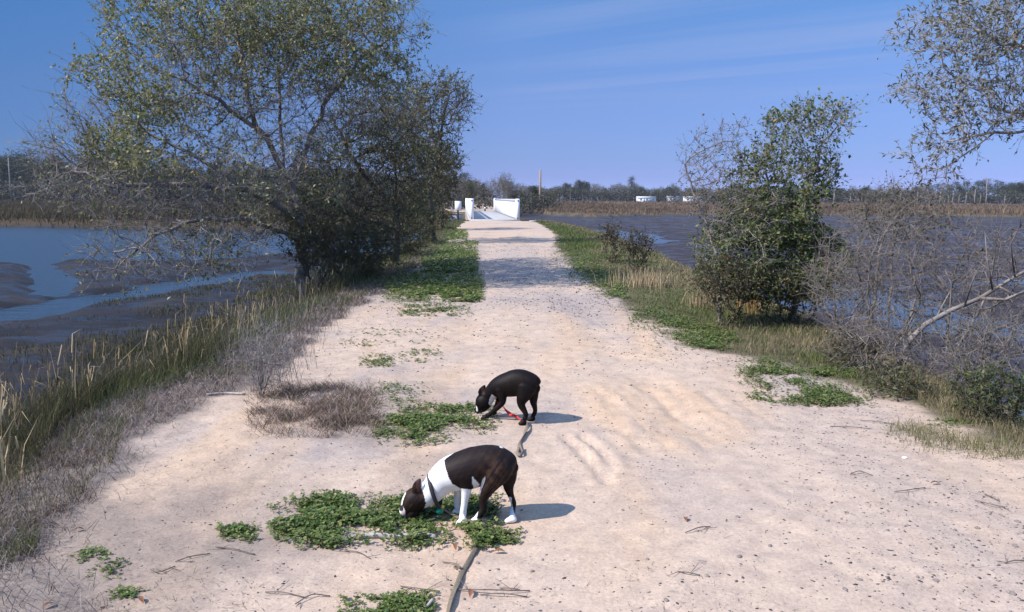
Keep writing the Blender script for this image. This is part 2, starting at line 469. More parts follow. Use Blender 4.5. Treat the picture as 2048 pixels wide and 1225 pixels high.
na = t.nodes.new('ShaderNodeTexNoise'); na.inputs['Scale'].default_value = 60; na.inputs['Detail'].default_value = 8; na.inputs['Roughness'].default_value = 0.75
nb = t.nodes.new('ShaderNodeTexNoise'); nb.inputs['Scale'].default_value = 7; nb.inputs['Detail'].default_value = 8; nb.inputs['Roughness'].default_value = 0.7
for n in (na, nb): t.links.new(tcn.outputs['Object'], n.inputs['Vector'])
ra = t.nodes.new('ShaderNodeValToRGB'); ra.color_ramp.elements[0].position = 0.30; ra.color_ramp.elements[0].color = (0.72, 0.70, 0.70, 1)
ra.color_ramp.elements[1].position = 0.62; ra.color_ramp.elements[1].color = (1.07, 1.06, 1.05, 1)
rb = t.nodes.new('ShaderNodeValToRGB'); rb.color_ramp.elements[0].position = 0.30; rb.color_ramp.elements[0].color = (0.80, 0.79, 0.80, 1)
rb.color_ramp.elements[1].position = 0.62; rb.color_ramp.elements[1].color = (1.06, 1.05, 1.03, 1)
t.links.new(na.outputs[0], ra.inputs[0]); t.links.new(nb.outputs[0], rb.inputs[0])
m1 = t.nodes.new('ShaderNodeMix'); m1.data_type = 'RGBA'; m1.blend_type = 'MULTIPLY'; m1.inputs[0].default_value = 1
m2 = t.nodes.new('ShaderNodeMix'); m2.data_type = 'RGBA'; m2.blend_type = 'MULTIPLY'; m2.inputs[0].default_value = 1
t.links.new(at.outputs['Color'], m1.inputs[6]); t.links.new(ra.outputs[0], m1.inputs[7])
t.links.new(m1.outputs[2], m2.inputs[6]); t.links.new(rb.outputs[0], m2.inputs[7])
t.links.new(m2.outputs[2], b.inputs['Base Color'])
mr_ = t.nodes.new('ShaderNodeMapRange'); mr_.inputs['To Min'].default_value = 0.95; mr_.inputs['To Max'].default_value = 0.5
t.links.new(aw.outputs['Fac'], mr_.inputs['Value']); t.links.new(mr_.outputs[0], b.inputs['Roughness'])
sp_ = t.nodes.new('ShaderNodeMapRange'); sp_.inputs['To Min'].default_value = 0.08; sp_.inputs['To Max'].default_value = 0.17
t.links.new(aw.outputs['Fac'], sp_.inputs['Value']); t.links.new(sp_.outputs[0], b.inputs['Specular IOR Level'])
bp = t.nodes.new('ShaderNodeBump'); bp.inputs['Strength'].default_value = 0.55; bp.inputs['Distance'].default_value = 0.02
mxn = t.nodes.new('ShaderNodeMath'); mxn.operation = 'MULTIPLY_ADD'; mxn.inputs[1].default_value = 0.25
t.links.new(na.outputs[0], mxn.inputs[0]); t.links.new(nb.outputs[0], mxn.inputs[2])
t.links.new(mxn.outputs[0], bp.inputs['Height']); t.links.new(bp.outputs[0], b.inputs['Normal'])
nw = t.nodes.new('ShaderNodeTexNoise'); nw.inputs['Scale'].default_value = 0.9; nw.inputs['Detail'].default_value = 9; nw.inputs['Roughness'].default_value = 0.65
mw = t.nodes.new('ShaderNodeMapping'); mw.inputs['Scale'].default_value = (0.6, 1.3, 1); mw.inputs['Rotation'].default_value = (0, 0, 0.35)
t.links.new(tcn.outputs['Object'], mw.inputs[0]); t.links.new(mw.outputs[0], nw.inputs['Vector'])
film = t.nodes.new('ShaderNodeValToRGB'); film.color_ramp.elements[0].position = 0.47; film.color_ramp.elements[0].color = (0.68, 0.68, 0.68, 1); film.color_ramp.elements[1].position = 0.60; film.color_ramp.elements[1].color = (0.26, 0.26, 0.26, 1)
t.links.new(nw.outputs[0], film.inputs[0]); t.links.new(film.outputs[0], mr_.inputs['To Max'])      # wet film on the mud
ground.data.materials.append(m)

# water
m, t, b = new_mat('tidal_water')
b.inputs['Base Color'].default_value = (0.02, 0.028, 0.035, 1); b.inputs['Roughness'].default_value = 0.2
b.inputs['Specular IOR Level'].default_value = 0.5
n = t.nodes.new('ShaderNodeTexNoise'); n.inputs['Scale'].default_value = 1.6; n.inputs['Detail'].default_value = 5
mpn = t.nodes.new('ShaderNodeMapping'); mpn.inputs['Scale'].default_value = (0.6, 1.6, 1)
tcn = t.nodes.new('ShaderNodeTexCoord'); t.links.new(tcn.outputs['Object'], mpn.inputs[0]); t.links.new(mpn.outputs[0], n.inputs['Vector'])
bp = t.nodes.new('ShaderNodeBump'); bp.inputs['Strength'].default_value = 0.9; bp.inputs['Distance'].default_value = 0.12
t.links.new(n.outputs[0], bp.inputs['Height']); t.links.new(bp.outputs[0], b.inputs['Normal'])
wv = [(-500, -40, WATER_Z), (500, -40, WATER_Z), (500, 260, WATER_Z), (-500, 260, WATER_Z)]
water = mesh('water', wv, [[[0, 1, 2, 3]]], m)
tag(water, 'blue tidal water of the creek and pools beside the causeway', 'water', kind='structure')

# ------------------------------------------------------------------ scatter builders
def pal(n, cols, w=None, jit=0.25, r=None):
    r = r or rng
    cols = np.array(cols); i = r.choice(len(cols), n, p=None if w is None else np.array(w) / np.sum(w))
    return cols[i] * (1 + (r.random((n, 1)) - 0.5) * 2 * jit)
def blades(B, h, w, az, lean, col, curve=0.5, tipcol=None):
    """bent tapering strips; B (n,3) base points, lean radians from vertical"""
    n = len(B); h = np.broadcast_to(h, n); w = np.broadcast_to(w, n); lean = np.broadcast_to(lean, n)
    D = np.stack([np.cos(az), np.sin(az), np.zeros(n)], 1)
    fz = rng.random(n) * math.pi
    Sd = np.stack([np.cos(fz), np.sin(fz), np.zeros(n)], 1)
    def at_(s, l): return B + (D * np.sin(l)[:, None] + np.array([0, 0, 1]) * np.cos(l)[:, None]) * (h * s)[:, None]
    Mp = at_(0.5, lean * (1 - curve)); Tp = Mp + (D * np.sin(lean * (1 + curve))[:, None] + np.array([0, 0, 1]) * np.cos(lean * (1 + curve))[:, None]) * (h * 0.5)[:, None]
    wv_ = (w / 2)[:, None]
    V = np.stack([B - Sd * wv_, B + Sd * wv_, Mp + Sd * wv_ * .8, Mp - Sd * wv_ * .8, Tp], 1).reshape(-1, 3)
    k = np.arange(n) * 5
    q = np.stack([k, k + 1, k + 2, k + 3], 1); tr = np.stack([k + 3, k + 2, k + 4], 1)
    C = np.repeat(col, 5, 0)
    if tipcol is not None:
        C = C.reshape(n, 5, 3).copy(); C[:, 4] = tipcol; C[:, 2:4] = (C[:, 2:4] + tipcol[:, None]) / 2; C = C.reshape(-1, 3)
    return V, q, tr, C
def leaves(Pt, L, Wd, D, col, up=0.4, r=None):
    """pointed oval leaves folded a little along the midrib; D (n,3) leaf directions"""
    r = r or rng
    n = len(Pt); L = np.broadcast_to(L, n)[:, None]; Wd = np.broadcast_to(Wd, n)[:, None]
    D = D / (np.linalg.norm(D, axis=1)[:, None] + 1e-9)
    N = r.normal(size=(n, 3)); N[:, 2] = np.abs(N[:, 2]) + up
    N -= D * np.sum(N * D, 1)[:, None]; N /= np.linalg.norm(N, axis=1)[:, None] + 1e-9
    Sd = np.cross(D, N)
    mid = Pt + D * L * 0.5
    fold = N * Wd * 0.18
    V = np.stack([Pt, mid + Sd * Wd * .5 + fold, Pt + D * L, mid - Sd * Wd * .5 + fold], 1).reshape(-1, 3)
    k = np.arange(n) * 4
    return V, np.concatenate([np.stack([k, k + 1, k + 2], 1), np.stack([k, k + 2, k + 3], 1)]), np.repeat(col, 4, 0)
def prisms(P0, P1, R0, R1, sides):
    n = len(P0)
    T = P1 - P0; T = T / (np.linalg.norm(T, axis=1)[:, None] + 1e-9)
    a = np.cross(T, np.where(np.abs(T[:, 2:3]) < 0.9, np.array([[0, 0, 1.0]]), np.array([[1.0, 0, 0]])))
    a /= np.linalg.norm(a, axis=1)[:, None] + 1e-9; b_ = np.cross(T, a)
    th = np.arange(sides) * 2 * math.pi / sides
    ring = a[:, None] * np.cos(th)[None, :, None] + b_[:, None] * np.sin(th)[None, :, None]
    V = np.concatenate([P0[:, None] + ring * R0[:, None, None], P1[:, None] + ring * R1[:, None, None]], 1).reshape(-1, 3)
    k = (np.arange(n) * 2 * sides)[:, None]; j = np.arange(sides)[None]; j2 = (j + 1) % sides
    q = np.stack([k + j, k + j2, k + sides + j2, k + sides + j], -1).reshape(-1, 4)
    return V, q
def colonize(seeds, attr, step, infl, kill, iters=90, trop=0.0, jit=0.25, r=None):
    r = r or rng
    pos, par = [], []
    for sd in seeds:
        pts = [np.array(p, float) for p in sd['pts']]
        prev = sd.get('from', -1)
        if prev == 'near':
            dd = [np.linalg.norm(p - pts[0]) for p in pos]; prev = int(np.argmin(dd))
        for i, p in enumerate(pts):
            if i == 0:
                if prev == -1: pos.append(p); par.append(-1); prev = len(pos) - 1
                continue
            a0 = pos[prev]; L = np.linalg.norm(p - a0); k = max(1, int(L / step))
            for j in range(1, k + 1):
                q = a0 + (p - a0) * j / k + (r.normal(size=3) * step * 0.12 if j < k else 0)
                pos.append(q); par.append(prev); prev = len(pos) - 1
    pos = np.array(pos); par = np.array(par)
    alive = np.ones(len(attr), bool)
    D = np.full(len(attr), 1e9); I = np.zeros(len(attr), int)
    def upd(lo):
        nonlocal D, I
        for s0 in range(lo, len(pos), 400):
            blk = pos[s0:s0 + 400]
            dd = np.linalg.norm(attr[:, None] - blk[None], axis=2)
            j = dd.argmin(1); dm = dd[np.arange(len(attr)), j]
            b_ = dm < D; D[b_] = dm[b_]; I[b_] = j[b_] + s0
    upd(0)
    alive &= D > kill
    nch = np.zeros(len(pos), int)
    for it in range(iters):
        act = alive & (D < infl)
        if not act.any():
            if alive.any() and it < 40: act = alive & (D <= np.percentile(D[alive], 20))
            else: break
        ii = I[act]; dv = attr[act] - pos[ii]; dv /= np.linalg.norm(dv, axis=1)[:, None]
        acc = np.zeros((len(pos), 3)); np.add.at(acc, ii, dv)
        u_ = np.unique(ii); u_ = u_[nch[u_] < 3]
        if not len(u_): break
        d = acc[u_]; d /= np.linalg.norm(d, axis=1)[:, None] + 1e-9
        d += r.normal(size=d.shape) * jit; d[:, 2] += trop
        d /= np.linalg.norm(d, axis=1)[:, None]
        new = pos[u_] + d * step
        lo = len(pos)
        nch[u_] += 1
        pos = np.concatenate([pos, new]); par = np.concatenate([par, u_]); nch = np.concatenate([nch, np.zeros(len(u_), int)])
        upd(lo)
        alive &= D > kill
    return pos, par
def radii(pos, par, tip, e=2.3):
    a = np.zeros(len(pos)); has = np.zeros(len(pos), bool)
    for i in range(len(pos) - 1, -1, -1):
        if not has[i]: a[i] = tip ** e
        if par[i] >= 0: a[par[i]] += a[i]; has[par[i]] = True
    return a ** (1 / e)
def ell(px, py, Y, rpx, rpy, rY, n, r=None, shell=2.0, zmin=None):
    r = r or rng
    n = int(n * 2.6)
    c_ = A(px, py, Y); k = Y / F
    d = r.normal(size=(n, 3)); d /= np.linalg.norm(d, axis=1)[:, None]
    q = c_ + d * (r.random((n, 1)) ** (1 / shell)) * np.array([rpx * k, rY, rpy * k])
    return q
def tree(name, label, cat, base, seeds, attr, step=0.28, infl=1.4, kill=0.35, tip=0.005, twigs=2, twl=0.3, lpt=5, leaf=(0.06, 0.025), cols=None, w=None,
         bark=BARK, group=None, trop=0.02, leaf_keep=None, thin=0.014, e=2.3, droop=0.0, parent_scale=None, seed=1, lup=0.4, extra_r=None, part_names=('trunk', 'crown'), jit=.25):
    r = np.random.default_rng(seed)
    step *= 0.85; kill = min(kill * 0.62, step * 1.0)
    pos, par = colonize(seeds, attr, step, infl, kill, trop=trop, jit=jit, r=r)
    R = radii(pos, par, tip, e)
    if extra_r: R = np.minimum(R, extra_r)
    ok = par >= 0
    i1 = np.where(ok)[0]; i0 = par[i1]
    P0, P1, R1 = pos[i0], pos[i1], R[i1]
    R0 = np.minimum(R[i0], R1 * 1.25)
    o = thing(name, label, cat, tuple(base), group)
    mb = MB()
    for lo, hi, sd in ((0.02, 9, 8), (0.008, 0.02, 5), (0, 0.008, 3)):
        s_ = (R1 >= lo) & (R1 < hi)
        if s_.any():
            V, q = prisms(P0[s_], P1[s_], R0[s_], R1[s_], sd); mb.add(V, [q])
    # fine twigs on thin wood
    tn = i1[R1 < thin]
    D0 = P1 - P0; D0 /= np.linalg.norm(D0, axis=1)[:, None] + 1e-9
    Dn = np.zeros_like(pos); Dn[i1] = D0
    st = np.repeat(tn, twigs)
    n = len(st)
    d = Dn[st] * 0.7 + r.normal(size=(n, 3)) * 0.6; d[:, 2] += 0.1 - droop
    d /= np.linalg.norm(d, axis=1)[:, None]
    l = twl * (0.5 + r.random((n, 1)))
    q0 = pos[st] - Dn[st] * step * r.random((n, 1))
    q1 = q0 + d * l * .5
    d2 = d + r.normal(size=(n, 3)) * 0.35; d2[:, 2] -= droop * .5; d2 /= np.linalg.norm(d2, axis=1)[:, None]
    q2 = q1 + d2 * l * .5
    tr_ = np.full(n, tip * 0.8)
    V, q = prisms(q0, q1, tr_, tr_ * .8, 3); mb.add(V, [q])
    V, q = prisms(q1, q2, tr_ * .8, tr_ * .45, 3); mb.add(V, [q])
    mb.build(part_names[0], bark, o, smooth=True)
    if lpt > 0:
        f = r.random((n * lpt, 1))
        a_, b_, c_ = (np.repeat(z0, lpt, 0) for z0 in (q0, q1, q2))
        pt = np.where(f < .4, a_ + (b_ - a_) * (f / .4), b_ + (c_ - b_) * ((f - .4) / .6))
        dd = np.repeat(d2, lpt, 0) * 0.6 + r.normal(size=(n * lpt, 3)) * 0.7
        keep = np.ones(len(pt), bool)
        if leaf_keep is not None: keep = r.random(len(pt)) < leaf_keep(pt)
        pt, dd = pt[keep], dd[keep]
        cl_ = pal(len(pt), cols, w, 0.25, r)
        cn_ = fbm(pt[:, 0] * 1.7 + pt[:, 1], pt[:, 2] * 1.7 + pt[:, 1] * .6, 3, seed)[:, None]
        cl_ = cl_ * (0.75 + 1.0 * cn_)
        sc = 0.5 + 0.9 * r.random(len(pt)) ** 1.3
        V, fx, C = leaves(pt, leaf[0] * sc, leaf[1] * sc * (.7 + .5 * r.random(len(pt))), dd, cl_, lup, r)
        mesh(part_names[1], V, [fx], LEAF, o, C)
    print(name, len(pos), 'leaves', len(pt) if lpt else 0)
    return o

OLIVE = [(0.17, 0.18, 0.066), (0.125, 0.142, 0.048), (0.205, 0.19, 0.075), (0.25, 0.18, 0.06), (0.24, 0.235, 0.15)]
OLW = [4, 4, 2, 1, 1.5]

# ------------------------------------------------------------------ trees on the left bank
def gp(px, py, Y, z=None):
    p = A(px, py, Y)
    if z is not None: p[2] = z
    return p
Y1 = 16.0
b0 = A(606, 520, Y1); b0[2] = tz1(b0[0], Y1) - 0.1
att = np.concatenate([
    ell(510, 75, Y1, 300, 150, 2.6, 600), ell(330, 215, Y1 - .5, 200, 110, 2.2, 260), ell(715, 50, Y1, 140, 95, 2.0, 150),
    ell(190, 300, Y1 - 1, 120, 70, 1.6, 190), ell(300, 370, Y1 - 1.5, 200, 90, 1.8, 380), ell(130, 370, Y1 - 1, 70, 50, 1.2, 70), ell(450, 420, Y1 - 1, 150, 110, 1.6, 260),
    ell(360, 490, Y1 - 2, 190, 70, 1.5, 260), ell(230, 545, Y1 - 2.2, 60, 30, .6, 20), ell(560, 330, Y1 - .5, 160, 130, 2, 200), ell(640, 180, Y1, 180, 120, 2.2, 200)])
lim = [dict(pts=[b0, A(600, 440, Y1), A(585, 380, Y1)])]
lim += [dict(pts=[A(585, 380, Y1), A(545, 300, Y1 - .2), A(505, 230, Y1 - .4), A(490, 150, Y1 - .3), A(470, 40, Y1)], **{'from': 'near'}),
        dict(pts=[A(520, 255, Y1), A(440, 200, Y1 - .5), A(370, 160, Y1 - .8)], **{'from': 'near'}),
        dict(pts=[A(600, 440, Y1), A(566, 330, Y1 + .3), A(560, 220, Y1 + .4), A(556, 130, Y1 + .6)], **{'from': 'near'}),
        dict(pts=[A(585, 380, Y1), A(620, 270, Y1 + .5), A(660, 190, Y1 + .6), A(730, 110, Y1 + .8), A(800, 60, Y1 + 1)], **{'from': 'near'}),
        dict(pts=[A(600, 440, Y1), A(500, 380, Y1 - .8), A(400, 320, Y1 - 1.2), A(300, 270, Y1 - 1.4)], **{'from': 'near'}),
        dict(pts=[A(603, 480, Y1), A(500, 440, Y1 - 1), A(400, 440, Y1 - 1.6), A(310, 470, Y1 - 2), A(230, 540, Y1 - 2.2)], **{'from': 'near'}),
        dict(pts=[A(500, 380, Y1 - .8), A(370, 370, Y1 - 1.3), A(250, 370, Y1 - 1.6), A(150, 345, Y1 - 1.4)], **{'from': 'near'})]
def keep1(p):
    q = proj(p); return np.clip(1.0 - sst(200, 420, q[:, 1]) * 0.25 * (q[:, 0] < 600), 0, 1) * (0.10 + 0.9 * sst(.40, .55, fbm(p[:, 0] * 1.1 + p[:, 1] * .7, p[:, 2] * 1.2, 3, 4))) * (.30 + .70 * sst(.45, .80, np.hypot((q[:, 0] - 520) / 340, (q[:, 1] - 330) / 330)))
tree('broadleaf_tree', 'large spreading tree with grey limbs and thin olive leaves on the creek bank', 'tree', b0, lim, att, step=0.24, infl=1.6, kill=0.30, tip=0.0042, twigs=3, twl=0.36,
     lpt=10, leaf=(0.066, 0.034), cols=OLIVE, w=OLW, leaf_keep=keep1, seed=3, e=2.32, droop=0.05)

Y2 = 20.5
b1 = A(792, 500, Y2); b1[2] = tz1(b1[0], Y2) - 0.1
att = np.concatenate([ell(740, 330, Y2 - 1, 130, 130, 2.0, 380), ell(690, 430, Y2 - 2.5, 110, 95, 1.5, 260), ell(770, 235, Y2, 85, 70, 1.6, 150), ell(630, 380, Y2 - 2, 60, 110, 1.2, 120), ell(790, 420, Y2 - .5, 80, 80, 1.6, 150)])
tree('broadleaf_tree', 'dense dark tree between the big spreading tree and the sandy track', 'tree', b1,
     [dict(pts=[b1, A(795, 420, Y2), A(790, 340, Y2)]), dict(pts=[A(795, 420, Y2), A(720, 340, Y2 - .8), A(680, 260, Y2 - 1)], **{'from': 'near'}), dict(pts=[A(793, 460, Y2), A(700, 430, Y2 - 2)], **{'from': 'near'})],
     att, step=0.28, infl=1.6, kill=0.34, tip=0.006, twigs=3, twl=0.42, leaf_keep=lambda p: .25 + .65 * (fbm(p[:, 0] * 1.1 + p[:, 1] * .7, p[:, 2] * 1.2, 3, 14) > .48), lpt=9, leaf=(0.075, 0.036), cols=[(0.115, 0.118, 0.045), (0.078, 0.09, 0.033), (0.15, 0.13, 0.055), (0.20, 0.14, 0.05)], w=[4, 4, 2, 1], bark=BARKD, seed=5, e=2.4)

Y3 = 31.0
b2 = A(868, 450, Y3); b2[2] = tz1(b2[0], Y3) - 0.1
att = np.concatenate([ell(870, 215, Y3, 80, 65, 2.0, 260), ell(850, 310, Y3, 70, 75, 2.0, 230), ell(900, 190, Y3, 50, 40, 1.3, 90), ell(800, 260, Y3 + 1, 70, 80, 2, 150), ell(905, 320, Y3, 25, 30, 1, 30)])
tree('broadleaf_tree', 'tall leaning tree on the left verge with a rounded crown nearest the bridge', 'tree', b2,
     [dict(pts=[b2, A(860, 390, Y3), A(880, 320, Y3), A(885, 250, Y3)]), dict(pts=[A(862, 380, Y3), A(830, 300, Y3), A(820, 220, Y3)], **{'from': 'near'})],
     att, step=0.34, infl=2.2, kill=0.42, tip=0.008, twigs=3, twl=0.5, leaf_keep=lambda p: .3 + .7 * (fbm(p[:, 0] * .8 + p[:, 1] * .5, p[:, 2] * .9, 3, 15) > .5), lpt=6, leaf=(0.11, 0.05), cols=[(0.13, 0.125, 0.05), (0.09, 0.098, 0.038), (0.17, 0.14, 0.065)], w=[4, 4, 2], bark=BARKD, seed=7, e=2.4)
Y4 = 44.0
b3 = A(886, 446, Y4); b3[2] = tz1(b3[0], Y4) - .1
att = np.concatenate([ell(880, 345, Y4, 40, 55, 2.2, 220), ell(850, 400, Y4, 50, 40, 2.0, 130)])
tree('broadleaf_tree', 'smaller dark tree standing behind the leaning one beside the white sign', 'tree', b3, [dict(pts=[b3, A(884, 410, Y4), A(882, 360, Y4)])],
     att, step=0.4, infl=2.2, kill=0.5, tip=0.010, twigs=3, twl=0.6, lpt=7, leaf=(0.14, 0.07), cols=[(0.05, 0.055, 0.022), (0.08, 0.075, 0.03)], bark=BARKD, seed=9, e=2.4)

# dark undergrowth shrubs below the oaks
def bush(label, px, py, Y, rpx, rpy, rY, n, cols, w=None, leafsz=0.05, lpt=6, seed=1, bark=BARKD, name='shrub', zoff=0.0, step=0.2, twl=0.25, group=None, basepx=None, tip=0.004, twigs=3, cat='shrub', kill=None, jit=.25, trop=.02):
    b_ = A(basepx or px, py + rpy * .9, Y); g = tz1(b_[0], b_[1]); b_[2] = g - 0.03
    r = np.random.default_rng(seed)
    q = ell(px, py, Y, rpx, rpy, rY, n, r)
    q[:, 2] = np.maximum(q[:, 2], tz(q[:, 0], q[:, 1], False) + 0.05)
    seeds = [dict(pts=[b_, b_ + np.array([0, 0, step * 1.2])])]
    k = Y / F
    for j in range(5):
        an = r.random() * 6.28
        seeds.append(dict(pts=[b_, b_ + np.array([math.cos(an) * rpx * k * .5, math.sin(an) * rY * .5, rpy * k * (0.6 + r.random() * .6)])], **{'from': 'near'}))
    return tree(name, label, cat, b_, seeds, q, step=step, infl=step * 6, kill=kill or step * 1.25, tip=tip, twigs=twigs, twl=twl, lpt=lpt, leaf=(leafsz, leafsz * .5), cols=cols, w=w, bark=bark, seed=seed, group=group, part_names=('stem', 'foliage'), jit=jit, trop=trop)
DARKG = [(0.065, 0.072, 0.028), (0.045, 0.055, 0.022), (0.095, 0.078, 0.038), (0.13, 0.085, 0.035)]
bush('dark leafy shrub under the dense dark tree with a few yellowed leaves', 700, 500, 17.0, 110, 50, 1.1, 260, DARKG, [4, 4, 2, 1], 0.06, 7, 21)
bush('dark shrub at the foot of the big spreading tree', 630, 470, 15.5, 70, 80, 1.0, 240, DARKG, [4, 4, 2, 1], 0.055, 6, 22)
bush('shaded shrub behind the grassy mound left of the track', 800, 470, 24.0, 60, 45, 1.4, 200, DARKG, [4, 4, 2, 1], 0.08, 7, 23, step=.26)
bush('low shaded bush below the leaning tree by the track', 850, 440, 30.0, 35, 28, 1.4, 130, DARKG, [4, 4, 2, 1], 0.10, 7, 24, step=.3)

bush('low olive shrub on the bank between the leaning tree and the concrete wall', 890, 431, 61.0, 14, 9, 1.2, 50, DARKG, None, 0.16, 6, 25, step=.3)

# ------------------------------------------------------------------ right bank
Y5 = 11.5
b5 = A(1590, 600, Y5); b5[2] = tz1(b5[0], Y5) - .1
att = np.concatenate([ell(1540, 420, Y5, 110, 130, .9, 420), ell(1620, 245, Y5, 90, 50, .6, 170), ell(1565, 320, Y5, 90, 60, .7, 170), ell(1470, 500, Y5 - .3, 90, 80, .8, 200), ell(1600, 520, Y5, 100, 70, .9, 190), ell(1500, 555, Y5 - .4, 100, 50, .6, 150), ell(1620, 560, Y5 - .5, 90, 50, .5, 120), ell(1690, 215, Y5, 35, 18, .3, 25), ell(1640, 330, Y5, 50, 60, .5, 80)])
tree('broadleaf_tree', 'leafy green small tree with a pale forked top right of the track', 'tree', b5,
     [dict(pts=[b5, A(1600, 520, Y5), A(1600, 440, Y5)]), dict(pts=[A(1600, 440, Y5), A(1625, 370, Y5), A(1645, 285, Y5), A(1690, 235, Y5)], **{'from': 'near'}),
      dict(pts=[A(1600, 500, Y5), A(1540, 420, Y5), A(1530, 330, Y5)], **{'from': 'near'}), dict(pts=[A(1598, 540, Y5), A(1500, 500, Y5 - .3), A(1450, 430, Y5 - .3)], **{'from': 'near'})],
     att, step=0.14, infl=0.9, kill=0.17, tip=0.0026, twigs=3, twl=0.16, leaf_keep=lambda p: np.clip(.42 + sst(230, 480, proj(p)[:, 1]) * .55, 0, 1) * (.35 + .65 * sst(.42, .55, fbm(p[:, 0] * 2.2 + p[:, 1], p[:, 2] * 2.2, 3, 16))), lpt=13, leaf=(0.050, 0.028), cols=[(0.095, 0.125, 0.035), (0.065, 0.09, 0.027), (0.13, 0.14, 0.045), (0.20, 0.12, 0.045)], w=[4, 4, 2, .6], bark=BARKL, seed=31, e=2.35)
# long whippy shoots on its left
b6 = A(1440, 590, 11.2); b6[2] = tz1(b6[0], 11.2) - .05
att = np.concatenate([ell(1420, 320, 11.2, 70, 60, .5, 90), ell(1450, 420, 11.2, 70, 80, .6, 120), ell(1395, 380, 11.2, 45, 60, .4, 50), ell(1470, 270, 11.2, 30, 40, .3, 25)])
tree('whippy_shrub', 'thin whippy shrub with sparse small leaves against the sky beside the green tree', 'shrub', b6, [dict(pts=[b6, A(1445, 500, 11.2)]), dict(pts=[A(1443, 540, 11.2), A(1400, 420, 11.2), A(1370, 330, 11.2)], **{'from': 'near'})],
     att, step=0.14, infl=1.0, kill=0.2, tip=0.0028, twigs=2, twl=0.18, lpt=4, leaf=(0.036, 0.014), cols=[(0.10, 0.09, 0.05), (0.08, 0.08, 0.035), (0.16, 0.10, 0.05)], bark=BARK, seed=33, part_names=('stem', 'foliage'), trop=0.1)
OL2 = [(0.07, 0.06, 0.03), (0.05, 0.05, 0.025), (0.12, 0.08, 0.04)]
bush('small dark olive bush on the right edge farthest from the camera', 1222, 468, 21.5, 22, 18, .4, 60, OL2, None, 0.06, 6, 41, step=.14)
bush('low brown bush on the right edge overlooking the pool of water', 1275, 490, 19.0, 36, 22, .5, 90, OL2, None, 0.055, 5, 42, step=.14)

# grey bare thicket along the right bank
def thicket(label, px, py, Y, rpx, rpy, rY, n, seed, lpt=1, cols=None, leafsz=0.035, zshift=0.0):
    return bush(label, px, py, Y, rpx, rpy, rY, int(n * .95), cols or [(0.075, 0.08, 0.035), (0.12, 0.09, 0.04)], None, leafsz, lpt, seed, bark=SCRUB, name='bare_shrub', step=.13, twl=.26, tip=0.0030, twigs=2, kill=.17, jit=.10, trop=.14)
thicket('bare grey thorny shrub hugging the right foot of the green tree', 1690, 560, 9.6, 80, 110, .7, 260, 51, 1)
thicket('bare twiggy shrub with bleached stems in the middle of the right thicket', 1780, 560, 9.0, 90, 130, .7, 300, 52, 1)
thicket('bare grey shrub over the water at the far right of the thicket', 1960, 560, 8.6, 110, 130, .8, 320, 53, 1)
thicket('brownish half-leafed shrub reaching up under the overhanging branches', 1800, 430, 10.0, 110, 70, .8, 220, 54, 4, [(0.06, 0.06, 0.025), (0.09, 0.07, 0.03)])
thicket('low tangle of grey twigs at the water edge below the leaning trunk', 1900, 700, 7.6, 130, 70, .5, 300, 55, 1)
bush('low dark green shrub at the sand edge under the bare thicket', 1790, 775, 7.1, 70, 38, .35, 200, DARKG + [(0.07, 0.09, 0.03)], [3, 3, 2, 1, 2], 0.035, 5, 56, step=.10, twl=.13, tip=.0025)
bush('leafy green shrub at the right edge of the sand', 1990, 790, 6.3, 80, 55, .4, 240, [(0.06, 0.08, 0.025), (0.04, 0.055, 0.02), (0.09, 0.10, 0.035)], None, 0.035, 6, 57, step=.10, twl=.13, tip=.0025)
bush('scrubby olive shrub between the verge grass and the bare thicket', 1700, 700, 8.2, 60, 45, .35, 140, OL2, None, 0.03, 4, 58, step=.10, twl=.14, tip=.0025)
bush('leafy shrub filling the foot of the green tree with pale trunk', 1580, 575, 10.9, 95, 45, .5, 230, [(0.07, 0.085, 0.025), (0.05, 0.062, 0.02), (0.11, 0.09, 0.04)], None, 0.045, 7, 61, step=.13, twl=.16, tip=.0028)
bush('brown and green shrub at the foot of the whippy shoots', 1450, 560, 10.7, 75, 50, .5, 190, [(0.08, 0.075, 0.035), (0.06, 0.065, 0.025), (0.13, 0.09, 0.045)], None, 0.042, 5, 62, step=.13, twl=.16, tip=.0028)
thicket('bare twiggy bush between the leaning pale trunk and the sand edge', 1730, 690, 7.9, 70, 70, .5, 260, 63, 2)
thicket('tangled grey bush filling the lower right corner of the thicket', 2010, 690, 7.2, 90, 80, .5, 280, 64, 1)
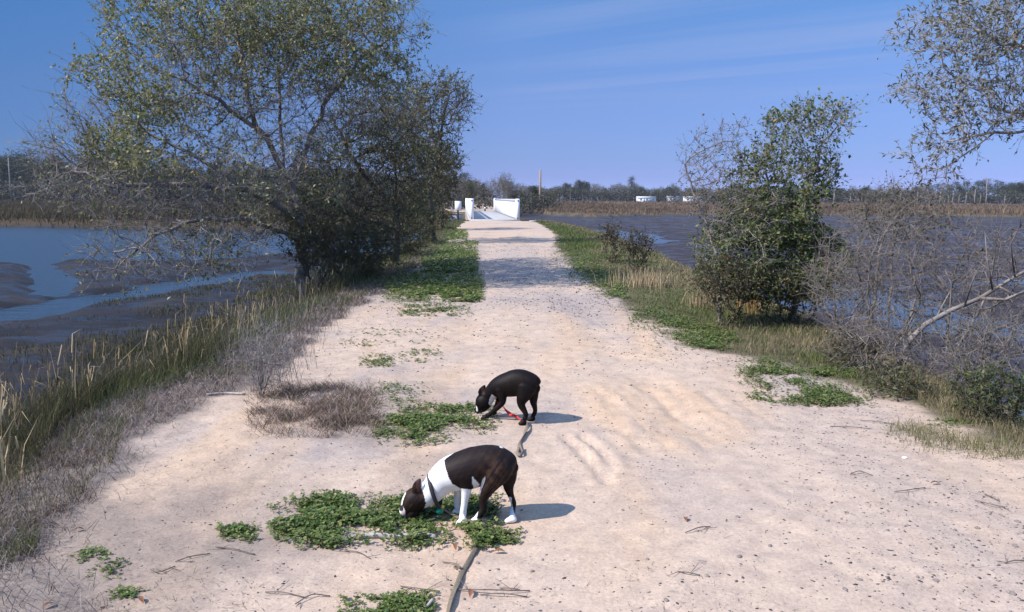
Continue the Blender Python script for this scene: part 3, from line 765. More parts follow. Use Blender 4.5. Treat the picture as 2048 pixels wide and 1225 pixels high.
# leaning pale trunk over the water
lt = thing('leaning_tree', 'pale curved trunk leaning out over the water from the right bank', 'tree', tuple(G(1795, 735, -0.35)))
def lean_pts(c_, Y, j=0.0):
    return np.array([A(px, py, Y + d) for px, py, d in c_])
mb = MB()
mb.tube(lean_pts([(1790, 740, 0), (1820, 680, 0), (1850, 650, 0), (1900, 622, .05), (1960, 597, .1), (2020, 560, .2), (2090, 520, .3), (2200, 480, .4)], 7.9), [.030, .027, .026, .023, .021, .017, .012, .006], 8)
mb.tube(lean_pts([(1960, 597, .1), (2010, 600, 0), (2080, 570, -.1), (2140, 520, -.2)], 7.9), [.018, .014, .01, .005], 6)
mb.build('trunk', SCRUB, lt, True)
mb = MB()
for (px, py, q) in ((1900, 622, (1890, 540)), (1930, 610, (1965, 520)), (1985, 580, (1970, 470)), (2030, 555, (2040, 450)), (1870, 640, (1930, 560)), (2000, 575, (2060, 640))):
    a_ = A(px, py, 7.95); e_ = A(q[0], q[1], 7.95 + (rng.random() - .5) * .6); md = (a_ + e_) / 2 + rng.normal(size=3) * .05
    mb.tube([a_, md, e_], [.01, .007, .003], 5)
    for k in range(6):
        s0 = a_ + (e_ - a_) * rng.random(); mb.tube([s0, s0 + (e_ - a_) * .2 + rng.normal(size=3) * .07], [.004, .0015], 3)
mb.build('branch', SCRUB, lt, True)

# overhanging live oak, its trunk outside the frame on the right
Y7 = 6.6
b7 = np.array([6.1, Y7 + .3, 0.0]); b7[2] = tz1(b7[0], b7[1]) - .1
att = np.concatenate([ell(1930, 60, Y7, 140, 60, .6, 240), ell(1900, 175, Y7, 120, 45, .5, 170), ell(1960, 215, Y7 - .1, 110, 50, .5, 150), ell(1880, 290, Y7, 80, 35, .35, 80), ell(2120, 100, Y7, 160, 150, 1.0, 260), ell(2200, -100, Y7, 330, 160, 1.3, 340), ell(1870, 345, Y7 + .1, 45, 30, .25, 45), ell(2380, 120, Y7, 220, 170, 1.2, 160)])
tree('overhanging_tree', 'tree reaching narrow-leaved branches in over the right side of the sky', 'tree', b7,
     [dict(pts=[b7, np.array([6.0, Y7 + .2, 1.6]), np.array([5.7, Y7, 2.6])]), dict(pts=[np.array([5.7, Y7, 2.6]), A(2140, 250, Y7), A(1990, 265, Y7), A(1890, 285, Y7)], **{'from': 'near'}),
      dict(pts=[np.array([5.7, Y7, 2.6]), A(2150, 100, Y7), A(2000, 90, Y7)], **{'from': 'near'}), dict(pts=[A(2140, 250, Y7), A(1980, 215, Y7 - .1)], **{'from': 'near'}), dict(pts=[A(1980, 268, Y7), A(1900, 330, Y7 + .1)], **{'from': 'near'})],
     att, step=0.11, infl=0.9, kill=0.15, tip=0.0022, twigs=2, twl=0.16, lpt=5, leaf=(0.042, 0.013), cols=[(0.09, 0.09, 0.05), (0.065, 0.075, 0.035), (0.14, 0.12, 0.07), (0.17, 0.15, 0.10)], w=[4, 3, 2, 1], bark=BARKL, seed=61, e=2.5)

# ------------------------------------------------------------------ dogs
def coat_mat(name):
    m, t, b = new_mat(name)
    a = t.nodes.new('ShaderNodeAttribute'); a.attribute_name = 'Col'
    n = t.nodes.new('ShaderNodeTexNoise'); n.inputs['Scale'].default_value = 220; n.inputs['Detail'].default_value = 4
    tcn = t.nodes.new('ShaderNodeTexCoord'); t.links.new(tcn.outputs['Object'], n.inputs['Vector'])
    r_ = t.nodes.new('ShaderNodeMapRange'); r_.inputs['To Min'].default_value = 0.75; r_.inputs['To Max'].default_value = 1.2
    t.links.new(n.outputs[0], r_.inputs['Value'])
    mx = t.nodes.new('ShaderNodeMix'); mx.data_type = 'RGBA'; mx.blend_type = 'MULTIPLY'; mx.inputs[0].default_value = 1
    t.links.new(a.outputs['Color'], mx.inputs[6]); t.links.new(r_.outputs[0], mx.inputs[7])
    t.links.new(mx.outputs[2], b.inputs['Base Color'])
    b.inputs['Roughness'].default_value = 0.58; b.inputs['Specular IOR Level'].default_value = 0.14
    bp = t.nodes.new('ShaderNodeBump'); bp.inputs['Strength'].default_value = 0.25; bp.inputs['Distance'].default_value = 0.002
    t.links.new(n.outputs[0], bp.inputs['Height']); t.links.new(bp.outputs[0], b.inputs['Normal'])
    return m
COAT = coat_mat('short_coat')
def loft(mb, secs, sides=20):
    """secs: (centre xyz, r in the picture plane, r across) ; rounded ends"""
    C_ = np.array([s[0] for s in secs], float); ru = np.array([s[1] for s in secs]); rw = np.array([s[2] for s in secs])
    # refine with a smooth spline
    n = len(C_); k = 4
    tt = np.linspace(0, n - 1, (n - 1) * k + 1)
    def cat(Pv):
        Pv = np.asarray(Pv, float); Pp = np.concatenate([[2 * Pv[0] - Pv[1]], Pv, [2 * Pv[-1] - Pv[-2]]])
        o_ = []
        for t_ in tt:
            i = min(int(t_), n - 2); f = t_ - i
            p0, p1, p2, p3 = Pp[i], Pp[i + 1], Pp[i + 2], Pp[i + 3]
            o_.append(0.5 * (2 * p1 + (p2 - p0) * f + (2 * p0 - 5 * p1 + 4 * p2 - p3) * f * f + (3 * p1 - p0 - 3 * p2 + p3) * f ** 3))
        return np.array(o_)
    C_, ru, rw = cat(C_), cat(ru), cat(rw)
    ru = np.maximum(ru, .002); rw = np.maximum(rw, .002)
    T = np.gradient(C_, axis=0); T /= np.linalg.norm(T, axis=1)[:, None]
    a_, b_ = [], []
    # round caps
    def cap(i, sg):
        rr = min(ru[i], rw[i]); o_ = []
        for th in (30, 55, 75, 86):
            s_ = math.sin(rad(th)); q = math.cos(rad(th)); o_.append((C_[i] + sg * T[i] * rr * s_ * .9, ru[i] * q, rw[i] * q, T[i]))
        return o_
    rows = cap(0, -1)[::-1] + [(C_[i], ru[i], rw[i], T[i]) for i in range(len(C_))] + cap(len(C_) - 1, 1)
    V = []
    for c_, u_, w_, t_ in rows:
        s = np.array([0, 1.0, 0]) - t_ * t_[1]; s /= np.linalg.norm(s); up = np.cross(s, t_)
        for j in range(sides):
            th = 2 * math.pi * j / sides; V.append(c_ + s * w_ * math.cos(th) + up * u_ * math.sin(th))
    fs = []
    for i in range(len(rows) - 1):
        for j in range(sides):
            j2 = (j + 1) % sides; fs.append([i * sides + j, i * sides + j2, (i + 1) * sides + j2, (i + 1) * sides + j])
    mb.add(V, [fs, [list(range(sides))[::-1]], [[(len(rows) - 1) * sides + j for j in range(sides)]]])
def fuse(mb, voxel, smooth_it):
    V = np.concatenate(mb.V)
    o = mesh('fuse', V, [np.concatenate(f) for f in mb.F.values()], None)
    md = o.modifiers.new('r', 'REMESH'); md.mode = 'VOXEL'; md.voxel_size = voxel
    sm = o.modifiers.new('s', 'SMOOTH'); sm.factor = 0.5; sm.iterations = smooth_it
    dg = bpy.context.evaluated_depsgraph_get(); dg.update()
    e = o.evaluated_get(dg); me = e.to_mesh()
    nv = len(me.vertices); co = np.zeros(nv * 3, np.float32); me.vertices.foreach_get('co', co)
    polys = {}
    for p in me.polygons: polys.setdefault(len(p.vertices), []).append(list(p.vertices))
    e.to_mesh_clear()
    d_ = o.data; bpy.data.objects.remove(o); bpy.data.meshes.remove(d_)
    return co.reshape(-1, 3).astype(float), [np.array(f) for f in polys.values()]

class Dog:
    def __init__(s, x0, y0, sc, Y0, yaw=None):
        s.x0, s.y0, s.sc, s.Y0 = x0, y0, sc, Y0
        s.yaw = yaw or (lambda cx: 0.0)
        mid = A(x0 + 1000 / sc, y0 + 500 / sc, Y0)
        s.m = (np.linalg.norm(A(x0 + 1100 / sc, y0 + 500 / sc, Y0) - mid)) / 100
    def p(s, cx, cy, dY=0.0): return A(s.x0 + cx / s.sc, s.y0 + cy / s.sc, s.Y0 + s.yaw(cx) + dY)
    def g(s, cx, cy): return G(s.x0 + cx / s.sc, s.y0 + cy / s.sc, 0.0)
    def paw(s, cx, cy, up):
        q = s.g(cx, cy); q = q.copy(); q[2] = tz1(q[0], q[1]) + up; return q
    def sec(s, L, dY=0.0): return [(s.p(cx, cy, dY), r * s.m, w) for cx, cy, r, w in L]
    def crop(s, Pw):
        q = proj(Pw); return np.stack([(q[:, 0] - s.x0) * s.sc, (q[:, 1] - s.y0) * s.sc], 1)

DARK = np.array([0.012, 0.0075, 0.0075]); BRIN = np.array([0.085, 0.042, 0.022]); WCOAT = np.array([0.74, 0.72, 0.70])
# --- near dog
Yn = float(G(965, 1033)[1])
d1 = Dog(740, 860, 4.876, Yn)
mb = MB()
loft(mb, d1.sec([(1408, 385, 62, .022), (1385, 375, 96, .046), (1335, 350, 138, .076), (1250, 332, 170, .088), (1150, 318, 172, .090), (1050, 352, 196, .096), (950, 385, 196, .100), (850, 412, 184, .098), (770, 442, 172, .088), (705, 485, 150, .076), (640, 560, 130, .066), (580, 620, 118, .060), (520, 660, 105, .055), (470, 690, 95, .05)]), 28)
loft(mb, d1.sec([(520, 640, 98, .052), (448, 674, 118, .064), (400, 716, 104, .057), (365, 760, 74, .044), (340, 792, 58, .038)]), 24)      # skull, muzzle
loft(mb, d1.sec([(425, 790, 68, .048), (375, 828, 52, .037), (345, 836, 36, .028)]), 16)                                                  # jaw
for sd, dY in ((-1, -.040), (1, .042)):                                                                                                   # ears
    o_ = 0 if sd < 0 else 16
    loft(mb, [(d1.p(470 + o_, 612, dY * .9), .032, .011), (d1.p(464 + o_, 560, dY * 1.1), .030, .009), (d1.p(472 + o_, 515, dY * 1.15), .021, .007), (d1.p(484 + o_, 480, dY * 1.1), .006, .005)], 12)
def leg(d, pts, dY, paw_px, paw_len, sides=14, toe=(-1, 0)):
    """pts: (cx, cy, r crop, r across); ends in a paw standing on the ground at paw_px"""
    pw = d.paw(*paw_px, .016)
    S_ = d.sec(pts, dY)
    loft(mb, S_ + [(pw + np.array([0.004, 0, .014]), .017, .017)], sides)
    loft(mb, [(pw + np.array([.014, 0, .004]), .017, .019), (pw + np.array([-.010, 0, .001]), .0165, .021), (pw + np.array([-paw_len, 0, -.004]), .011, .018)], 14)
    for k in (-1, 0, 1):
        loft(mb, [(pw + np.array([-.014, k * .012, -.002]), .010, .0075), (pw + np.array([-paw_len - .006 + abs(k) * .004, k * .0125, -.006]), .008, .0065)], 8)
leg(d1, [(900, 440, 95, .045), (935, 540, 66, .036), (938, 600, 50, .029), (925, 690, 36, .021), (912, 780, 33, .019), (903, 850, 34, .019)], -.058, (900, 905), .022)
leg(d1, [(850, 470, 90, .045), (860, 580, 48, .03), (850, 660, 36, .022), (845, 720, 32, .019)], .062, (852, 795), .022)
leg(d1, [(1275, 345, 130, .040), (1235, 430, 128, .048), (1180, 520, 90, .042), (1135, 600, 66, .034), (1105, 680, 44, .024), (1108, 760, 38, .020), (1085, 810, 34, .019), (1055, 848, 32, .018)], -.056, (1040, 890), .026)
leg(d1, [(1335, 390, 112, .040), (1352, 470, 82, .040), (1352, 560, 52, .030), (1374, 640, 33, .020), (1400, 715, 29, .017), (1392, 780, 27, .017)], .056, (1378, 868), .026)
loft(mb, [(d1.p(1388, 285), .012, .012), (d1.p(1420, 300), .008, .008), (d1.p(1432, 338), .004, .004)], 10)                                    # tail stub
V, fs = fuse(mb, .0042, 7)
cp = d1.crop(V)
white = inpoly(cp, [(820, 225), (745, 275), (722, 300), (738, 380), (768, 470), (800, 525), (880, 572), (1000, 585), (1010, 700), (990, 1000), (700, 1000), (500, 840), (545, 720), (520, 610), (498, 560), (500, 430), (640, 250), (800, 200)])
white |= inpoly(cp, [(316, 735), (340, 790), (352, 880), (280, 880), (270, 740)]) | inpoly(cp, [(325, 600), (352, 612), (322, 690), (312, 745), (280, 745), (280, 650)])
white |= inpoly(cp, [(998, 458), (1030, 490), (1068, 535), (1050, 568), (1012, 572), (992, 510)]) | inpoly(cp, [(1125, 448), (1118, 500), (1085, 580), (1070, 640), (1062, 610), (1080, 540), (1100, 480)])
white |= inpoly(cp, [(1062, 770), (1040, 860), (1090, 930), (960, 930), (1000, 840)]) | inpoly(cp, [(1300, 665), (1376, 655), (1390, 740), (1402, 800), (1440, 880), (1440, 940), (1300, 940)]) | inpoly(cp, [(1255, 150), (1290, 165), (1300, 180), (1270, 175)])
far_front = inpoly(cp, [(790, 600), (885, 610), (888, 830), (790, 830)]) & (V[:, 1] > Yn + .03)
bri = .55 * fbm(cp[:, 0] * .014 + cp[:, 1] * .010, cp[:, 0] * .05 + cp[:, 1] * .035, 5, 90) + .45 * fbm(cp[:, 0] * .03, cp[:, 1] * .03, 4, 93)
hind = np.exp(-((cp[:, 0] - 1210) / 130) ** 2 - ((cp[:, 1] - 470) / 190) ** 2) + .10 + .3 * inpoly(cp, [(330, 560), (520, 520), (520, 760), (330, 800)])
f = np.clip((bri - .41) * 3.4, 0, .85) * np.clip(hind, 0, 1)
cc = DARK + (BRIN - DARK) * f[:, None]
cc[white] = WCOAT
pink = inpoly(cp, [(300, 790), (360, 790), (360, 860), (300, 860)]); cc[pink & white] = (0.55, 0.42, 0.40)
nose = inpoly(cp, [(285, 735), (322, 735), (328, 790), (290, 795)]); cc[nose] = (0.03, 0.025, 0.028)
earin = inpoly(cp, [(450, 500), (500, 470), (500, 600), (455, 610)]); cc[earin] = (0.07, 0.035, 0.03)
dog1 = thing('dog', 'white-shouldered brindle dog with a dark collar sniffing the nearest green patch', 'dog', (float(d1.p(1000, 400)[0]), Yn, 0.0))
mesh('body', V, fs, COAT, dog1, cc, True)
EYE = mat_plain('eye', (0.012, 0.008, 0.006), 0.12, 0.1, 5, spec=0.6)
COLLAR = mat_plain('collar_webbing', (0.022, 0.020, 0.025), 0.7, 0.35, 60)
def ring(d, a_, b_, rw, width, thick, n=40):
    """a band round the neck; a_, b_ picture points of its top and bottom"""
    p0, p1 = d.p(*a_), d.p(*b_); c_ = (p0 + p1) / 2; u_ = p1 - p0; R_ = np.linalg.norm(u_) / 2; u_ /= 2 * R_
    s = np.array([0, 1.0, 0]); s -= u_ * (s @ u_); s /= np.linalg.norm(s); ax = np.cross(u_, s)
    V, fs = [], []
    for i in range(n):
        th = 2 * math.pi * i / n; rd = u_ * math.cos(th) * R_ + s * math.sin(th) * rw; nn = rd / np.linalg.norm(rd)
        for da, dr in ((-1, 0), (-1, 1), (1, 1), (1, 0)):
            V.append(c_ + rd + ax * da * width / 2 + nn * dr * thick)
    for i in range(n):
        j = (i + 1) % n
        for k in range(4): fs.append([i * 4 + k, j * 4 + k, j * 4 + (k + 1) % 4, i * 4 + (k + 1) % 4])
    return V, fs
mb = MB(); V, fs = ring(d1, (578, 436), (686, 748), .075, .021, .004); mb.add(V, [fs]); col1 = mb.build('collar', COLLAR, dog1, True)
def tagdisc(d, cx, cy, r, dY, mat, name):
    c_ = d.p(cx, cy, dY); mb = MB(); mb.tube([c_ + np.array([0, -.0025, 0]), c_ + np.array([0, .0025, 0])], [r, r], 14, ref=(0, 0, 1)); o = mb.build(name, mat, None)
    o.parent = col1
    return o
TEAL = mat_plain('teal_tag', (0.0, 0.16, 0.12), 0.35, 0.2, 30); YEL = mat_plain('yellow_tag', (0.62, 0.42, 0.02), 0.4, 0.2, 30)
def child_mesh(mb, name, mat, parent, smooth=False):
    o = mb.build(name, mat, None, smooth)
    o.data.transform(Matrix.Translation(-Vector(dog_origin(parent)))); o.parent = parent
    return o
def dog_origin(o):
    v = Vector((0, 0, 0))
    while o is not None: v += o.location; o = o.parent
    return v
mb = MB(); c_ = d1.p(682, 792, -.03); mb.tube([c_ + np.array([0, -.003, 0]), c_ + np.array([0, .003, 0])], [.019, .019], 16); child_mesh(mb, 'tag', TEAL, col1)
mb = MB(); c_ = d1.p(708, 752, -.034); mb.tube([c_ + np.array([0, -.002, 0]), c_ + np.array([0, .002, 0])], [.0095, .0095], 12); child_mesh(mb, 'tag', YEL, col1)
def sphere(c_, r, n=10):
    V, fs = [], []
    for i in range(n + 1):
        th = math.pi * i / n
        for j in range(n): V.append(c_ + r * np.array([math.sin(th) * math.cos(2 * math.pi * j / n), math.sin(th) * math.sin(2 * math.pi * j / n), math.cos(th)]))
    for i in range(n):
        for j in range(n): fs.append([i * n + j, i * n + (j + 1) % n, (i + 1) * n + (j + 1) % n, (i + 1) * n + j])
    return V, fs
for dY in (-.043, .043):
    mb = MB(); V, fs = sphere(d1.p(362, 735, dY), .0085); mb.add(V, [fs]); mb.build('eye', EYE, dog1, True)

# --- far dog
Yf = float(G(1050, 842)[1])
d2 = Dog(900, 710, 5.832, Yf, lambda cx: (880 - cx) * 0.00022)
mb = MB()
loft(mb, d2.sec([(1022, 408, 58, .020), (1000, 396, 92, .045), (950, 350, 130, .068), (870, 335, 158, .080), (780, 328, 162, .085), (690, 345, 150, .088), (620, 358, 134, .085), (560, 380, 116, .075), (510, 415, 98, .062), (465, 455, 84, .052), (430, 490, 78, .05)]), 28)
loft(mb, d2.sec([(450, 500, 80, .05), (400, 542, 102, .064), (372, 588, 88, .056), (344, 625, 60, .043), (324, 642, 42, .034)]), 24)
loft(mb, d2.sec([(390, 620, 50, .042), (355, 645, 36, .03)]), 14)
for sd, dY in ((-1, -.034), (1, .05)):
    o_ = 0 if sd < 0 else 12
    loft(mb, [(d2.p(378 + o_, 478, dY * .9), .032, .010), (d2.p(370 + o_, 428, dY * 1.1), .029, .008), (d2.p(384 + o_, 388, dY * 1.15), .019, .007), (d2.p(398 + o_, 356, dY), .005, .005)], 12)
leg(d2, [(600, 400, 80, .04), (610, 480, 56, .034), (614, 550, 38, .027), (560, 610, 34, .021), (490, 672, 28, .018), (440, 708, 27, .018)], -.05, (410, 752), .026)
leg(d2, [(580, 440, 75, .04), (575, 530, 48, .03), (545, 600, 34, .021), (520, 660, 28, .018)], .055, (505, 690), .024)
leg(d2, [(900, 380, 112, .038), (868, 460, 92, .044), (838, 530, 66, .037), (835, 590, 46, .027), (868, 655, 34, .021), (885, 700, 30, .018), (872, 750, 29, .018)], -.05, (850, 818), .024)
leg(d2, [(960, 420, 85, .04), (972, 500, 58, .036), (975, 560, 42, .028), (990, 620, 30, .02), (992, 665, 27, .017), (970, 710, 27, .017)], .05, (952, 756), .024)
loft(mb, [(d2.p(990, 330), .010, .010), (d2.p(1018, 336), .006, .006), (d2.p(1034, 362), .003, .003)], 10)
V, fs = fuse(mb, .0045, 7)
cp = d2.crop(V)
bri = fbm(cp[:, 0] * .012 + cp[:, 1] * .012, cp[:, 0] * .03 - cp[:, 1] * .012, 4, 95)
cc = DARK * .5 + (BRIN * .14 - DARK * .5) * np.clip((bri - .5) * 3, 0, 1)[:, None]
white = inpoly(cp, [(488, 462), (545, 500), (530, 540), (470, 600), (450, 570), (465, 500)]) | inpoly(cp, [(300, 590), (318, 612), (326, 655), (312, 665), (292, 610)])
cc[white] = WCOAT
cc[inpoly(cp, [(275, 590), (302, 590), (308, 640), (275, 640)])] = (0.03, 0.028, 0.03)
cc[inpoly(cp, [(365, 400), (400, 370), (405, 460), (370, 470)])] = (0.06, 0.03, 0.026)
dog2 = thing('dog', 'almost black dog on a red lead standing farther up the sandy track', 'dog', (float(d2.p(800, 400)[0]), Yf, 0.0))
mesh('body', V, fs, COAT, dog2, cc, True)
GREYC = mat_plain('grey_collar', (0.10, 0.10, 0.11), 0.6, 0.3, 40)
mb = MB(); V, fs = ring(d2, (452, 372), (512, 492), .056, .014, .003); mb.add(V, [fs]); mb.build('collar', GREYC, dog2, True)
for dY in (-.040, .045):
    mb = MB(); V, fs = sphere(d2.p(338, 590, dY), .008); mb.add(V, [fs]); mb.build('eye', EYE, dog2, True)

# --- leads
STRAP = mat_plain('tan_webbing', (0.20, 0.155, 0.115), 0.8, 0.35, 90, 0.2, dirt=(0.12, 0.09, 0.07)); STRAPD = mat_plain('olive_webbing', (0.17, 0.135, 0.095), 0.8, 0.4, 90, 0.2)
REDW = mat_plain('red_webbing', (0.62, 0.045, 0.035), 0.6, 0.25, 60)
def onground(px, py, h=.012):
    q = G(px, py); return np.array([q[0], q[1], tz1(q[0], q[1]) + h])
def smooth_path(P_, k=6):
    P_ = np.array(P_, float); n = len(P_); Pp = np.concatenate([[2 * P_[0] - P_[1]], P_, [2 * P_[-1] - P_[-2]]]); o_ = []
    for i in range(n - 1):
        for j in range(k):
            f = j / k; p0, p1, p2, p3 = Pp[i:i + 4]
            o_.append(0.5 * (2 * p1 + (p2 - p0) * f + (2 * p0 - 5 * p1 + 4 * p2 - p3) * f * f + (3 * p1 - p0 - 3 * p2 + p3) * f ** 3))
    return np.array(o_ + [P_[-1]])
lead1 = thing('dog_lead', 'long olive webbing lead running from the nearest dog to the bottom of the picture', 'lead', tuple(onground(930, 1130)))
pts = [d1.p(668, 742, -.02), d1.p(760, 800, 0.0)] + [onground(918, 1040, .03), onground(950, 1048, .02), onground(967, 1050, .02), onground(962, 1072), onground(948, 1100), onground(936, 1125), onground(924, 1142), onground(916, 1165), onground(906, 1190), onground(897, 1222), onground(890, 1260), onground(884, 1330, .02), onground(900, 1500, .02)]
sp = smooth_path(pts); mb = MB(); tw = np.linspace(0, 1.2, len(sp)) + np.sin(np.linspace(0, 9, len(sp))) * .5
mb.tube(sp, .0125, 10, True, .22, tw); mb.build('strap', STRAPD, lead1, True)
mb = MB(); mb.tube(smooth_path([onground(915, 1139, .02), onground(909, 1137, .022), onground(913, 1136, .03), onground(921, 1138, .024)]), .006, 8, True, .5); mb.build('keeper', STRAPD, lead1, True)
lead2 = thing('dog_lead', 'red lead with a twisted tan strap lying behind the darker dog', 'lead', tuple(onground(1044, 880)))
rp = smooth_path([d2.p(512, 490, -.01), d2.p(560, 560, 0), d2.p(610, 595, .0), d2.p(660, 655, .0), d2.p(720, 705, -.02)] + [onground(1030, 838, .03), onground(1043, 845, .015)])
mb = MB(); mb.tube(rp, np.interp(np.linspace(0, 1, len(rp)), [0, .45, .6, 1], [.005, .006, .013, .012]), 8, True, .35, np.linspace(0, 2.5, len(rp))); mb.build('red_lead', REDW, lead2, True)
tp = smooth_path([onground(1043, 846), onground(1053, 850, .02), onground(1056, 857, .025), onground(1050, 868), onground(1044, 882), onground(1039, 893), onground(1038, 901)])
mb = MB(); mb.tube(tp, .014, 8, True, .3, np.linspace(0, 7.5, len(tp))); mb.build('strap', STRAP, lead2, True)
lp = smooth_path([onground(1038, 899, .02), onground(1034, 909, .02), onground(1040, 912, .02), onground(1045, 908, .02), onground(1040, 897, .03)])
mb = MB(); mb.tube(lp, .011, 8, True, .45, np.linspace(0, 2, len(lp))); mb.build('loop', STRAP, lead2, True)

# ------------------------------------------------------------------ bridge, sign, wall, bollards
BA = math.atan(-0.065)                                   # bridge axis against +Y, x per y
def bpos(s, v, z):                                       # s metres along the bridge from its near end, v to the right
    return np.array([bridge_x(BR0 + s) + v, BR0 + s + 0.065 * -v, z])
ROT = math.atan(0.065)
def bbox(mb, s0, s1, v, w, z0, z1, bev=.01):
    c_ = (bpos(s0, v, 0) + bpos(s1, v, 0)) / 2; c_[2] = (z0 + z1) / 2
    mb.box(c_, (w, (s1 - s0) * math.hypot(1, .065), z1 - z0), ROT, bev)
BL = BR1 - BR0
bridge = thing('footbridge', 'white sided footbridge with a pale concrete deck at the end of the track', 'bridge', tuple(bpos(0, 0, 0)))
mb = MB(); bbox(mb, -0.4, BL + .4, 0, 3.75, -.35, .06, .02); mb.build('deck', CONC, bridge)
mb = MB()
for v in (-1.3, 0, 1.3): bbox(mb, 0, BL, v, .35, -.95, -.352, .01)
mb.build('girder', CONC, bridge)
for v in (-1.72, 1.72):
    rl = None
    mb = MB(); bbox(mb, .2, BL - .2, v, .07, .12, 1.16, .005); rl = mb.build('railing_panel', WHITE, bridge)
    mb = MB(); bbox(mb, .2, BL - .2, v, .16, 1.40, 1.58, .02); mb.build('top_rail', GREYP if v > 0 else WHITE, bridge)
    for s in np.arange(.8, BL - .5, .78):
        mb = MB(); bbox(mb, s, s + .22, v, .06, 1.162, 1.398, .004); mb.build('baluster', WHITE, bridge)
    for s in (-.05, BL - .25):
        mb = MB(); bbox(mb, s, s + .3, v, .30, .062, 1.60, .02); po = mb.build('end_post', WHITE, bridge)
    for s in np.arange(3.2, BL - 2, 3.25):
        mb = MB(); bbox(mb, s, s + .12, v + (.10 if v > 0 else -.10), .12, .062, 1.40, .01); mb.build('post', WHITE, bridge)
    for zz in (1.46, .16):
        mb = MB(); c_ = bpos(-.055, v, zz); mb.box(c_, (.10, .02, .10), ROT, .004); mb.build('bracket', BLACK, bridge)
wl = thing('concrete_wall', 'low pale concrete wing wall beside the white sign', 'wall', tuple(A(911, 437, 61.0)))
p0 = A(911, 437, 61.2); mb = MB(); zz = tz1(p0[0], 61.2)
mb.box((p0[0], 61.2, zz + .20), (1.05, .25, .62), 0, .02); mb.build('wall_face', CONC, wl)
mb = MB(); mb.box((p0[0], 61.2, zz + .54), (1.11, .31, .055), 0, .012); mb.build('coping', CONC, wl)
sg = thing('sign', 'blank white back of a square sign on a short black post by the bridge', 'sign', tuple(A(916, 437, 60.0)))
p0 = A(916, 437, 60.0); zz = tz1(p0[0], 60); mb = MB(); mb.box((p0[0], 60.02, zz + .55), (.12, .10, 1.3), 0, .01); mb.build('post', BLACK, sg)
p1 = A(916.5, 412, 60.0); mb = MB(); mb.box((p1[0], 59.93, p1[2]), (.50, .035, .68), 0, .01); mb.build('board', GREYP, sg)
mb = MB(); mb.box((p1[0], 59.91, p1[2]), (.44, .012, .62), 0, .004); mb.build('face_plate', WHITE, sg)
sl = thing('concrete_slab', 'small pale slab lying by the right end of the bridge', 'slab', tuple(A(1066, 438, 60)))
p0 = A(1066, 438.5, 58.0); mb = MB(); mb.box((p0[0], 58, tz1(p0[0], 58) + .05), (.45, .5, .1), .2, .015); mb.build('slab_top', CONC, sl)
for px, lab in ((946, 'black and white bollard close to the left railing at the far bridge end'), (970, 'black and white bollard standing in the middle of the far bridge end')):
    p0 = A(px, 421, BR1 + 1.0); bl = thing('bollard', lab, 'bollard', (p0[0], p0[1], 0.0), 'bollards at the far bridge end')
    zb = tz1(p0[0], p0[1]) - .05
    mb = MB(); q = np.array([p0[0], p0[1], zb])
    mb.tube([q, q + (0, 0, .42)], .10, 12); mb.tube([q + (0, 0, .62), q + (0, 0, 1.05)], .10, 12); mb.tube([q + (0, 0, 1.05), q + (0, 0, 1.12), q + (0, 0, 1.18)], [.115, .11, .04], 12); mb.build('shaft', BLACK, bl, True)
    mb = MB(); mb.tube([q + (0, 0, .42), q + (0, 0, .62)], .104, 12); mb.build('band', WHITE, bl, True)

# poles and far buildings
def pole(label, px, ytop, ybase, Y, r, mat, arm=0.0, name='utility_pole', cat='pole'):
    a_, b_ = A(px, ybase, Y), A(px, ytop, Y); a_[2] = min(a_[2], tz1(a_[0], Y)) - .3; b_[0] = a_[0]
    o = thing(name, label, cat, tuple(a_)); mb = MB(); mb.tube([a_, (a_ + b_) / 2, b_], [r, r * .85, r * .7], 10); mb.build('shaft', mat, o, True)
    if arm:
        mb = MB(); mb.box(b_ - np.array([0, 0, .6]), (arm, .12, .14), 0, .01)
        for k in (-.45, 0, .45): mb.tube([b_ + np.array([k * arm, 0, -.52]), b_ + np.array([k * arm, 0, -.2])], .06, 8)
        mb.build('crossarm', mat, o)
    return o
pole('tall brown wooden pole standing in the marsh to the right of the bridge', 1080, 340, 406, 195, .32, WOOD)
pole('pale bare pole in front of the dark woods at the left edge', 22, 316, 392, 290, .26, BARK)
pole('far utility pole with a crossarm above the pines on the right', 1970, 356, 415, 440, .25, WOOD, 5.0)
ROOF = mat_plain('pale_roof', (0.62, 0.62, 0.63), 0.6, 0.15, 1.0); GLASS = mat_plain('dark_window', (0.16, 0.17, 0.19), 0.2, 0.2, 3)
